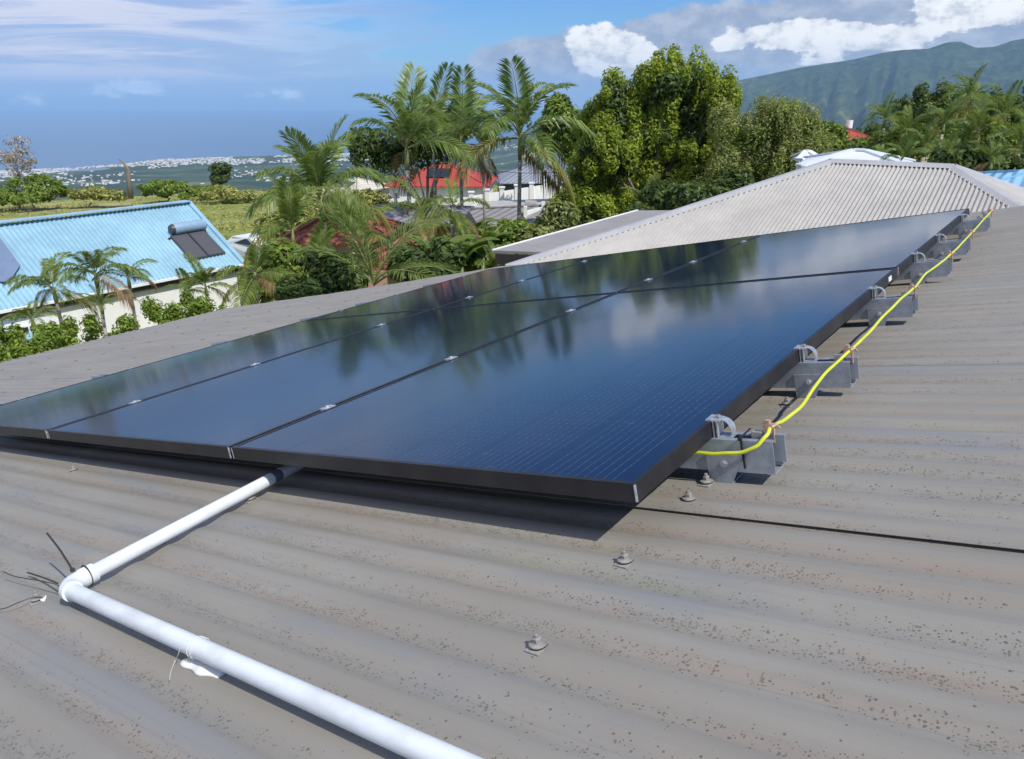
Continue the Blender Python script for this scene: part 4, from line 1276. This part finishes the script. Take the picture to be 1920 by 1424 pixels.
def crown_cloud(lobes, nsub, nleaf, sub_r, leaf, rng, upright=1.5, shell=.75):
    """lobes: (centre, rx, rz); leaves gather in small upright tufts on every lobe"""
    Cs, Ns = [], []
    for (c, rx, rz) in lobes:
        c = np.array(c)
        k = max(3, int(nsub))
        d = rng.normal(0, 1, (k, 3)); d[:, 2] = d[:, 2] * .9 + .25
        d /= np.linalg.norm(d, axis=1, keepdims=True)
        rr = rng.uniform(shell, 1.0, (k, 1)) ** .7 * rng.uniform(.92, 1.16, (k, 1))
        sc = c + d * rr * np.array([rx, rx, rz])
        for j in range(k):
            s = sub_r * rng.uniform(.65, 1.35)
            q = rng.normal(0, 1, (nleaf, 3)); q /= np.linalg.norm(q, axis=1, keepdims=True)
            w = rng.uniform(.35, 1.0, (nleaf, 1)) ** .5
            Cs.append(sc[j] + q * w * np.array([s, s, s * upright]))
            Ns.append(q * .8 + d[j] * .3 + np.array([0, 0, .35]))
    c = np.concatenate(Cs); n = np.concatenate(Ns)
    return leaf_quads(c, n, leaf, leaf * .42, rng)

def lob(pxs, D, depth=.6, rng=rnd, sc_=1.0):
    out = []
    for (px, py, rx, ry) in pxs:
        p = at(px, py, D)
        k = D / F / math.cos(.2)
        out.append((tuple(p + Vector((0, rng.uniform(-1, 1) * depth, 0))), rx * k * sc_, ry * k * sc_))
    return out

def tree(name, label, px, D, lobes, mat, nsub, nleaf, sub_r, leaf, cat='tree', upright=1.5, trunk_r=.18, seed=1, group=None, shell=.75, twigs=True, tmat=None, core=None):
    rng = np.random.default_rng(seed)
    cen = Vector((0, 0, 0))
    for l in lobes: cen += Vector(l[0])
    cen /= len(lobes)
    bx, by = at(px, 400, D).x, D
    base = Vector((bx, by, gz(bx, by) - .2))
    t = thing(name, label, cat, base, group)
    vs, fs = crown_cloud(lobes, nsub, nleaf, sub_r, leaf, rng, upright, shell)
    if core:  # darker inner leaves: shade in the crown gaps put into leaf colour
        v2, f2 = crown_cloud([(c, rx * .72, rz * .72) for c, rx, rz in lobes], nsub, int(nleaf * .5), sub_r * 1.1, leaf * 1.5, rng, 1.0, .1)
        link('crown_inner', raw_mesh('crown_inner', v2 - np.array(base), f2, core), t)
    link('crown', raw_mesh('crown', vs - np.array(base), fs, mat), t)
    mb = MB()
    fork = base + (cen - base) * .45
    mb.tube([base, base + (fork - base) * .5 + Vector((.1, 0, 0)), fork], [trunk_r * 1.3, trunk_r, trunk_r * .85], 8)
    part('trunk', mb, tmat or M_bark, t, True, base)
    if twigs:
        mb = MB()
        for l in lobes:
            e = Vector(l[0]); m = fork.lerp(e, .5) + Vector((rnd.uniform(-.15, .15), 0, -.15))
            mb.tube([fork, m, e], [trunk_r * .5, trunk_r * .3, trunk_r * .1], 5)
        part('limbs', mb, tmat or M_bark, t, True, base)['kind'] = 'stuff'
    return t

# the big yellow-green tree
big = [(1275, 145, 62, 45), (1240, 150, 40, 40), (1322, 165, 34, 42), (1250, 198, 52, 45), (1305, 215, 58, 45), (1345, 190, 22, 40), (1150, 180, 32, 32), (1160, 222, 34, 42),
       (1112, 225, 24, 38), (1105, 275, 34, 38), (1150, 290, 44, 45), (1195, 255, 26, 30), (1232, 285, 48, 45), (1330, 268, 46, 42), (1290, 290, 50, 45), (1195, 330, 52, 38),
       (1128, 345, 50, 42), (1255, 345, 52, 36), (1088, 322, 26, 40), (1100, 392, 38, 34), (1180, 385, 50, 30), (1070, 372, 22, 30), (1312, 335, 44, 38), (1240, 240, 30, 30),
       (1370, 230, 22, 26), (1050, 405, 18, 18)]
big = [(1232 + (a - 1232) * .96, 420 + (b - 420) * .97, c_ * .92, d_ * .90) for a, b, c_, d_ in big]
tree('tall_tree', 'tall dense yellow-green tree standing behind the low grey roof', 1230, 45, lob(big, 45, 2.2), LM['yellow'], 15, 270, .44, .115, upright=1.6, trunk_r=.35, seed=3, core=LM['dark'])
ol = [(1430, 232, 52, 36), (1380, 262, 46, 42), (1480, 250, 40, 42), (1445, 205, 38, 14), (1500, 285, 30, 34), (1400, 310, 60, 40), (1450, 300, 60, 42), (1350, 320, 40, 36), (1500, 235, 20, 26), (1360, 222, 18, 16), (1330, 345, 40, 30), (1420, 340, 60, 26)]
ol = [(a + 4, b + 8, c_ * .92, d_ * .88) for a, b, c_, d_ in ol]
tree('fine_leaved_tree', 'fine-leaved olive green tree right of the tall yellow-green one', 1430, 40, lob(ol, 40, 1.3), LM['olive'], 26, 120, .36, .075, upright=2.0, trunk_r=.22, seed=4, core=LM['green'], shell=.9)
# trees and shrubs by region: (name,label,px,D,lobes,mat,...)
tree('dark_tree', 'dark tree with round crown beyond the tall palm', 1040, 62, lob([(1048, 205, 18, 22), (1060, 235, 24, 30), (1035, 250, 18, 26), (1068, 275, 20, 30)], 62, 1), LM['green'], 12, 90, .55, .2, seed=5, core=LM['dark'])
tree('dark_tree', 'dark round tree between the two clusters of tall palms', 810, 52, lob([(800, 232, 40, 22), (775, 250, 34, 26), (832, 248, 34, 24), (860, 225, 26, 26), (800, 275, 50, 20), (690, 275, 34, 22), (735, 300, 40, 20)], 52, 1.5), LM['dark'], 14, 110, .5, .16, seed=6, core=LM['dark'])
tree('leafy_tree', 'broad leafy tree beside the red roof under the mountain', 1560, 60, lob([(1560, 252, 22, 18), (1545, 272, 26, 18), (1590, 285, 34, 14), (1640, 282, 34, 18), (1530, 290, 24, 12)], 60, 1), LM['green'], 12, 90, .5, .17, seed=7, core=LM['dark'])
rtrees = [([(1620, 262, 30, 14), (1670, 255, 34, 16), (1720, 252, 34, 14), (1640, 248, 20, 10)], 95, 'dark', 'far dark treetops between the bright red roof and the clear-standing palm'),
          ([(1700, 215, 30, 30), (1735, 200, 34, 34), (1720, 240, 40, 30)], 62, 'dark', 'dark bushy tree left of the highest palm on the right'),
          ([(1790, 195, 30, 26), (1800, 230, 40, 32), (1760, 225, 30, 26)], 66, 'green', 'green bushy tree under the highest palm on the right'),
          ([(1870, 205, 40, 26), (1900, 230, 40, 32), (1850, 240, 36, 28), (1930, 210, 40, 40)], 58, 'dark', 'dark tree crown at the right edge below the ridge'),
          ([(1700, 270, 40, 26), (1750, 275, 46, 28), (1660, 275, 28, 22)], 50, 'green', 'mid green shrubby tree behind the small front palms'),
          ([(1820, 275, 50, 28), (1870, 285, 44, 30), (1920, 280, 40, 34)], 44, 'green', 'green shrubby tree above the light blue roof'),
          ([(1780, 305, 40, 16), (1840, 315, 40, 14), (1900, 325, 40, 18), (1960, 330, 40, 24)], 34, 'dark', 'low dark shrub mass along the top of the pale hip roof')]
for i, (lb, D, mt, lab) in enumerate(rtrees):
    tree('bushy_tree', lab, lb[0][0], D, lob(lb, D, 1.2), LM[mt], 11, 100, .45, .16, seed=20 + i, group='trees on the right below the mountain', core=LM['dark'])

def strip(x0, x1, y0, y1, n, rr, seed):
    q = random.Random(seed); out = []
    for k in range(n):
        f = (k + q.random()) / n; e = q.random()
        out.append((x0 + (x1 - x0) * f, y0 + (y1 - y0) * e, rr * q.uniform(.5, 1.3), rr * q.uniform(.5, 1.5)))
    return out
# shrubs in the middle ground
shr = [([(880, 470, 36, 26), (930, 455, 40, 24), (985, 450, 36, 28), (905, 500, 40, 20)], 27, 'green', .13, 'leafy green shrub mass above the array corner'),
       ([(1010, 460, 30, 22), (1040, 440, 26, 26), (1050, 415, 22, 24), (1000, 490, 26, 14)], 26, 'olive', .11, 'yellowish shrub left of the low grey roof edge'),
       ([(770, 500, 34, 22), (815, 510, 30, 20), (840, 480, 20, 24)], 21, 'dark', .12, 'dark shrub right of the large feathery fronds'),
       ([(640, 530, 40, 22), (580, 535, 40, 20), (610, 500, 30, 18)], 17, 'dark', .10, 'dark low shrub under the feathery palm'),
       ([(520, 500, 30, 22), (545, 535, 34, 18), (500, 540, 28, 18)], 18, 'green', .10, 'green shrub beside the yellow drooping palm'),
       (strip(322, 425, 568, 605, 9, 7, 3), 13.0, 'green', .07, 'green shrub growing against the white wall'),
       (strip(-20, 120, 620, 675, 22, 12, 1), 10.5, 'green', .07, 'bright green hedge at the lower left beyond the roof edge'),
       (strip(95, 245, 598, 645, 12, 8, 2), 12.0, 'green', .065, 'yellowish garden shrub below the small palms'),
       (strip(255, 315, 585, 615, 6, 6, 4), 12.5, 'green', .06, 'low reddish-green plant at the foot of the white wall'),
       ([(1250, 375, 30, 18), (1290, 372, 30, 18), (1335, 365, 30, 16), (1380, 350, 26, 14), (1190, 410, 30, 14)], 30, 'dark', .13, 'dark hedge shrubs along the top edge of the low grey roof'),
       ([(520, 425, 22, 12), (560, 420, 24, 14)], 38, 'grass', .12, 'pale green bush behind the thin pale pole'),
       ([(640, 395, 30, 16), (690, 385, 26, 14), (600, 400, 26, 14)], 45, 'grass', .16, 'pale bush in front of the small cream house')]
for i, (lb, D, mt, lf, lab) in enumerate(shr):
    tree('shrub', lab, lb[0][0], D, lob(lb, D, .5), LM[mt], 16 if D > 16 else 7, 110 if D > 16 else 42, (.011 * D + .03) if D > 16 else .009 * D, lf if D > 16 else lf * .62, cat='shrub', upright=1.1 if D > 16 else 1.5, trunk_r=.05, seed=40 + i, twigs=False, core=LM['dark'] if D > 16 else None, shell=.75 if D > 16 else .05)

# bushes on the crest of the field
crest = [([(68, 352, 40, 17), (25, 362, 34, 12), (105, 362, 26, 9), (60, 368, 50, 8), (10, 370, 40, 8)], 150, 'green', 'large round green bush on the field crest at the left'),
         ([(312, 352, 34, 8), (345, 358, 34, 8), (290, 360, 24, 6), (380, 362, 30, 6)], 160, 'green', 'wide pale green bush on the field crest right of the dead trunk'),
         ([(415, 362, 30, 5), (450, 366, 24, 4)], 150, 'grass', 'low spreading bush at the crest under the small dark tree'),
         ([(411, 322, 12, 11), (409, 338, 13, 12)], 165, 'dark', 'small dark round tree alone on the field crest'),
         ([(160, 364, 30, 4), (205, 366, 26, 3)], 150, 'grass', 'low dry hedge line on the field crest')]
for i, (lb, D, mt, lab) in enumerate(crest):
    tree('field_bush', lab, lb[0][0], D, lob(lb, D, 2), LM[mt], 16, 90, 1.0, .42, cat='bush' if i != 3 else 'tree', upright=.8, trunk_r=.15, seed=60 + i, twigs=False)
tree('sparse_tree', 'thin sparse pinkish tree standing on the crest at the far left', 38, 155, lob([(38, 275, 20, 14), (28, 300, 20, 14), (52, 298, 16, 14), (40, 322, 16, 12), (8, 300, 10, 8)], 155, 1.5), LM['dry'], 14, 13, .9, .34, upright=.9, trunk_r=.16, seed=70)
p = at(243, 358, 150); q = at(240, 318, 150); q2 = at(222, 299, 150)
mb = MB(); mb.tube([p - Z * 1.5, (p + q) / 2, q, (q + q2) / 2 + Z * .4, q2], [.55, .45, .38, .2, .07], 8)
tag(link('dead_trunk', mb.mesh('dead_trunk', M_bark, True)), 'bare bent dead trunk on the crest of the field', 'dead tree')

# field cover: one uncountable mass of weeds
def field_cover():
    rng = np.random.default_rng(77)
    n = 16000
    az = rng.uniform(math.radians(-44), math.radians(3), n); r = rng.uniform(50, 206, n) ** 1.0
    x, y = r * np.sin(az), r * np.cos(az)
    d = fbm(x / 9 + 40, y / 9, 4)
    keep = d > rng.uniform(.40, .60, n)
    x, y = x[keep], y[keep]
    Cs, Ns = [], []
    z = height(x, y)
    sz = .2 + .55 * np.clip(fbm(x / 9 + 40, y / 9, 4) - .42, 0, 1) * 3
    for k in range(5):
        o = rng.normal(0, 1, (len(x), 3)) * np.stack([sz, sz, sz * .35], -1)
        o[:, 2] = np.abs(o[:, 2])
        Cs.append(np.stack([x, y, z], -1) + o); Ns.append(np.tile([0, -.3, 1.0], (len(x), 1)))
    vs, fs = leaf_quads(np.concatenate(Cs), np.concatenate(Ns), .24, .10, rng)
    tag(link('field_weeds', raw_mesh('field_weeds', vs, fs, LM['grass'])), 'tangled weeds and low bushes covering the sloping field', 'ground cover', kind='stuff')
field_cover()
def understory():
    rng = np.random.default_rng(78)
    n = 16000
    az = rng.uniform(math.radians(-36), math.radians(40), n); r = rng.uniform(13, 60, n)
    kp = (az > math.radians(-12)) | (r > 48); az, r = az[kp], r[kp]; n = len(r)
    x, y = r * np.sin(az), r * np.cos(az)
    z = height(x, y)
    hgt = .3 + 1.6 * np.clip(fbm(x / 3.2, y / 3.2, 3) - .4, 0, 1) * 3
    Cs, Ns = [], []
    for k in range(5):
        o = rng.normal(0, .35, (n, 3)); o[:, 2] = rng.random(n) * hgt
        Cs.append(np.stack([x, y, z], -1) + o); Ns.append(np.tile([0, -.3, 1.0], (n, 1)))
    vs, fs = leaf_quads(np.concatenate(Cs), np.concatenate(Ns), .22, .09, rng)
    tag(link('understory', raw_mesh('understory', vs, fs, LM['green'])), 'tangle of low garden greenery between the houses', 'ground cover', kind='stuff')
understory()

# palm fronds: unit length, along +x, bending down
def frond_mesh(e0, bend, mat, seed, nl=50, ll=.33, hang=.22, lw=.0155):
    rg = random.Random(seed)
    sw = rg.uniform(-.45, .45)
    pts = []; p = Vector((0, 0, 0)); n = 22
    for i in range(n + 1):
        pts.append(p.copy())
        e = e0 - bend * (i / n) ** 1.25
        p = p + Vector((math.cos(e), sw * i / n, math.sin(e))) / n
    mb = MB(); mb.tube(pts[::2], [.013 * (1 - .85 * i / (n // 2)) for i in range(n // 2 + 1)], 4, 1, False)
    for side in (-1, 1):
        for j in range(nl):
            s = .13 + .87 * (j + rg.uniform(-.3, .3)) / nl
            s = min(max(s, .1), .995)
            if rg.random() < .05: continue
            f = s * n; i = min(int(f), n - 1); P = pts[i].lerp(pts[i + 1], f - i); T = (pts[i + 1] - pts[i]).normalized()
            up = Vector((-T.z, 0, T.x))
            L = ll * (math.sin(PI * min(1, (s - .05) * 1.02)) ** .55 + .12) * rg.uniform(.85, 1.1)
            fw = .45 + .75 * s
            D_ = (Vector((0, side, 0)) * 1.0 + T * fw + up * rg.uniform(.05, .35)).normalized()
            mid = P + D_ * L * .5; tip = P + D_ * L * .93 - Z * L * hang * rg.uniform(.6, 1.5)
            wv = T * lw * rg.uniform(.8, 1.2) 
            mb.add([P - wv * .4, mid - wv, tip, mid + wv], [(0, 1, 2, 3)], 0)
    return mb.mesh('frond', [mat, M_rachis])
FR = {}
for key in 'abyd':
    FR[key] = [frond_mesh(math.radians(e), math.radians(b), FM[key], 10 * i + ord(key), hang=hg)
               for i, (e, b, hg) in enumerate([(84, 30, .1), (70, 70, .2), (58, 85, .3), (42, 90, .35), (22, 80, .45), (0, 70, .5), (-25, 45, .5)])]
FR['f'] = [frond_mesh(math.radians(e), math.radians(b), FM['b'], 90 + i, nl=52, ll=.34, hang=.12, lw=.008) for i, (e, b) in enumerate([(84, 22), (68, 45), (55, 60), (38, 70)])]

def palm(px, py, D, Lpx, label, nf=12, pal='a', yel=1, trunk=True, tr=.10, levels=None, lean=0, seed=None, shaft=True, group=None, tb=None, name='palm_tree', side_bias=None):
    rg = random.Random(seed or int(px * 7 + py))
    top = at(px, py, D); L = Lpx * D / F
    bx = top.x + lean
    base = Vector((bx, D, gz(bx, D) - .2))
    t = thing(name, label, 'palm', base, group)
    if trunk:
        mid = Vector(((base.x + top.x) / 2 + rg.uniform(-.08, .08), D, (base.z + top.z) / 2))
        sh = top - Z * (L * .34)
        mb = MB(); mb.tube([base, mid, sh], [tr * 1.35, tr, tr * .9], 10); part('trunk', mb, M_ptrunk, t, True, base)
        if shaft:
            mb = MB(); mb.tube([sh - Z * .01, sh + Z * L * .12, top + Z * .02], [tr * .95, tr * 1.15, tr * .5], 10); part('crown_shaft', mb, M_shaft, t, True, base)
    off = top - base
    ms = FR[pal]
    lv = levels or [0, 1, 1, 2, 2, 3, 3, 3, 4, 4, 4, 5]
    a0 = rg.uniform(0, 2 * PI)
    for k in range(nf):
        l = lv[k % len(lv)]
        if pal == 'f': l = min(l, 3)
        m = ms[l]
        if yel and k >= nf - yel: m = FR['y' if (k + int(px)) % 3 else 'd'][6 if k % 2 else 5]
        o = link('frond', m, t, off + Vector((0, 0, -.04 * L * (l / 3))))
        a = a0 + k * 2.39996 + rg.uniform(-.25, .25)
        if side_bias is not None and k % 2 == 0: a = side_bias + rg.uniform(-.7, .7) + (PI if k % 4 == 0 else 0)
        o.rotation_euler = (rg.uniform(-.25, .25), rg.uniform(-.1, .1), a)
        s = L * rg.uniform(.85, 1.12); o.scale = (s, s * rg.uniform(.8, 1.1), s)
    return t
G1 = 'tall palms behind the array'
palm(975, 250, 38, 135, 'tallest palm, its trunk rising in front of the white wall', 12, 'a', 3, levels=[0, 1, 1, 1, 2, 3, 3, 3, 4, 4, 5, 5], group=G1, tr=.10)
palm(862, 262, 42, 112, 'palm directly left of the tallest one, above the red roof', 9, 'a', 1, group=G1, tr=.10)
palm(905, 275, 46, 95, 'slim palm between the tallest palm and its left neighbour', 7, 'a', 1, group=G1, tr=.08)
palm(762, 272, 34, 128, 'dense palm in front of the left half of the red roof', 10, 'a', 1, levels=[0, 0, 1, 1, 2, 2, 3, 3, 4, 4, 5, 5], group=G1, tr=.10)
palm(812, 250, 44, 105, 'palm with one long upright frond between the two dense crowns', 7, 'a', 0, levels=[0, 1, 1, 2, 3, 3, 4], group=G1, tr=.09)
palm(602, 368, 27, 138, 'large dark feathery palm in front of the coast, arching left', 15, 'a', 1, levels=[0, 0, 1, 1, 1, 2, 2, 3, 3, 3, 4, 4, 5], group=G1, tr=.10)
palm(790, 395, 30, 92, 'lower dark palm crown in front of the red roofed house', 8, 'a', 2, levels=[1, 2, 3, 3, 4, 4, 5], group=G1, tr=.11)
palm(848, 392, 25, 78, 'palm with pale bare trunk and yellow hanging fronds', 9, 'b', 4, levels=[1, 2, 3, 4, 5], group=G1, tr=.075)
palm(700, 528, 15.5, 175, 'big low palm fronds rising from behind the roof edge', 9, 'f', 0, trunk=False, levels=[0, 1, 1, 2, 2, 3, 3], tr=.06, side_bias=.1)
palm(548, 430, 23, 110, 'slim young palm left of the large feathery one', 9, 'b', 1, levels=[0, 1, 2, 3, 3, 4], tr=.06)
palm(478, 512, 17, 95, 'yellow-green palm drooping beside the end of the blue roof', 10, 'b', 3, levels=[1, 2, 3, 4, 4, 5], tr=.07)
palm(595, 510, 19, 95, 'small palm clump at the foot of the large feathery palm', 9, 'b', 0, levels=[0, 1, 2, 3, 3, 4], tr=.06)
palm(660, 440, 23, 90, 'thin palm in front of the terracotta wall', 8, 'b', 0, levels=[0, 1, 2, 3, 4], tr=.05)
palm(925, 505, 20, 60, 'small spiky palm low above the array corner', 8, 'b', 0, trunk=False, levels=[0, 1, 1, 2], tr=.05)
palm(1215, 388, 31, 60, 'small palm at the foot of the tall yellow-green tree', 8, 'b', 0, levels=[0, 1, 2, 2, 3], tr=.07, trunk=False)
palm(1262, 372, 32, 46, 'short palm with a brown dead sheath beside the low grey roof', 7, 'b', 2, levels=[1, 2, 3, 4], tr=.12)
G2 = 'young palms in front of the blue roofed house'
palm(100, 540, 13.5, 82, 'leftmost young palm in front of the blue roof', 9, 'b', 2, levels=[1, 2, 3, 3, 4], group=G2, tr=.035, shaft=True)
palm(178, 512, 13, 85, 'second young palm from the left, its crown over the blue gutter', 9, 'b', 1, levels=[1, 2, 3, 3, 4], group=G2, tr=.035)
palm(240, 520, 13.5, 62, 'short-crowned young palm in front of the middle of the white wall', 7, 'b', 1, levels=[1, 2, 3, 3, 4], group=G2, tr=.03)
palm(60, 598, 12, 55, 'low young palm near the hedge at the left', 8, 'b', 0, levels=[1, 2, 3, 4], group=G2, tr=.03)
palm(385, 535, 14, 62, 'rightmost young palm against the white wall', 8, 'b', 1, levels=[0, 1, 2, 3, 4], group=G2, tr=.03)
palm(352, 548, 14.5, 46, 'small thin palm just left of the rightmost young palm', 7, 'b', 0, levels=[0, 1, 2, 3, 4], group=G2, tr=.025)
palm(190, 575, 11.5, 40, 'tiny palm low in the yellowish garden shrub', 7, 'b', 0, levels=[0, 1, 2, 3], group=G2, tr=.025)
G3 = 'palms on the right below the mountain'
for (px, py, D, L, lab, n, pal) in [
    (1660, 222, 52, 46, 'palm standing clear against the mountain, left of the dark trees', 11, 'a'),
    (1700, 245, 48, 44, 'drooping palm right of the clear-standing one', 10, 'b'),
    (1818, 185, 50, 58, 'highest palm on the right skyline', 11, 'a'),
    (1770, 232, 46, 50, 'palm crown under the highest one', 10, 'a'),
    (1885, 215, 46, 56, 'palm with upright tip near the right edge', 11, 'b'),
    (1835, 245, 42, 54, 'palm in front of the highest one, leaning right', 10, 'b'),
    (1915, 265, 38, 56, 'palm cut by the right edge of the photo', 10, 'b'),
    (1735, 275, 36, 50, 'mid palm in the thicket above the pale hip', 10, 'b'),
    (1785, 290, 33, 48, 'low palm above the right hip of the pale roof', 9, 'a'),
    (1858, 302, 32, 50, 'low palm above the light blue roof', 9, 'a')]:
    palm(px, py, D, L, lab, n, pal, 1, group=G3, tr=.10)
palm(1690, 300, 22.5, 46, 'low palm whose fronds overlap the white roof', 9, 'a', 0, trunk=False, levels=[0, 1, 1, 2, 3], tr=.05)
palm(1650, 296, 26, 36, 'small palm left of the one overlapping the white roof', 8, 'a', 0, trunk=False, levels=[1, 2, 3, 4], tr=.05)

# banana plants
def banana_leaf(seed):
    rg = random.Random(seed); mb = MB(); n = 9
    e0 = math.radians(rg.uniform(60, 84)); bend = math.radians(rg.uniform(70, 120))
    p = Vector((0, 0, 0)); pts = [p.copy()]
    for i in range(n):
        e = e0 - bend * (i / n) ** 1.4; p = p + Vector((math.cos(e), 0, math.sin(e))) / n; pts.append(p.copy())
    w = [0, .02, .08, .13, .15, .15, .14, .12, .08, .01]
    for i in range(n):
        for s in (-1, 1):
            a, b = pts[i], pts[i + 1]
            g = rg.uniform(.82, 1.0)
            mb.add([a, b, b + Vector((0, s * w[i + 1] * g, -.35 * w[i + 1])), a + Vector((0, s * w[i], -.35 * w[i]))], [(0, 1, 2, 3)])
    mb.tube(pts, .008, 4, 1, False)
    return mb.mesh('leaf', [LM['banana'], M_rachis])
BL = [banana_leaf(i) for i in range(5)]
for i, (px, py, D, L, lab) in enumerate([(865, 480, 24, 70, 'banana plant beside the pale bare palm trunk'), (905, 465, 26, 66, 'banana plant left of the tallest palm trunk'), (948, 460, 27, 62, 'banana plant in front of the grey roofed house'),
                                         (885, 440, 30, 56, 'banana plant nearest the corner of the grey roof'), (1000, 465, 26, 50, 'banana plant right of the tallest palm trunk'), (825, 470, 22, 60, 'banana plant in the dark shrub right of the fronds')]):
    rg = random.Random(i); top = at(px, py, D); l = L * D / F
    base = Vector((top.x, D, gz(top.x, D) - .1))
    t = thing('banana_plant', lab, 'plant', base, 'banana plants')
    mb = MB(); mb.tube([base, base.lerp(top, .9)], [.13, .07], 8); part('stem', mb, M_shaft, t, True, base)
    for k in range(8):
        o = link('leaf', BL[k % 5], t, (top - base) * .86)
        o.rotation_euler = (rg.uniform(-.2, .2), rg.uniform(-.15, .15), k * 2.4 + rg.uniform(-.3, .3)); s = l * 1.5 * rg.uniform(.8, 1.15); o.scale = (s, s, s)

# ============================================================ haze
def haze():
    mb = MB(); mb.box((-46000, -4000, SEA - 1.0 - 14), (46000, 46000, 790))
    m = bpy.data.materials.new('haze'); m.use_nodes = True; m.node_tree.nodes.clear()
    t = NT(m.node_tree); out = t.new('ShaderNodeOutputMaterial'); v = t.new('ShaderNodeVolumePrincipled')
    v.inputs['Color'].default_value = (.46, .72, 1.0, 1); v.inputs['Density'].default_value = HAZE; v.inputs['Anisotropy'].default_value = 0.0
    m.node_tree.links.new(v.outputs[0], out.inputs['Volume'])
    o = link('haze', mb.mesh('haze', m)); tag(o, 'pale blue haze lying over the coast and the mountain', 'haze', kind='stuff')
HAZE = 3.8e-5
haze()
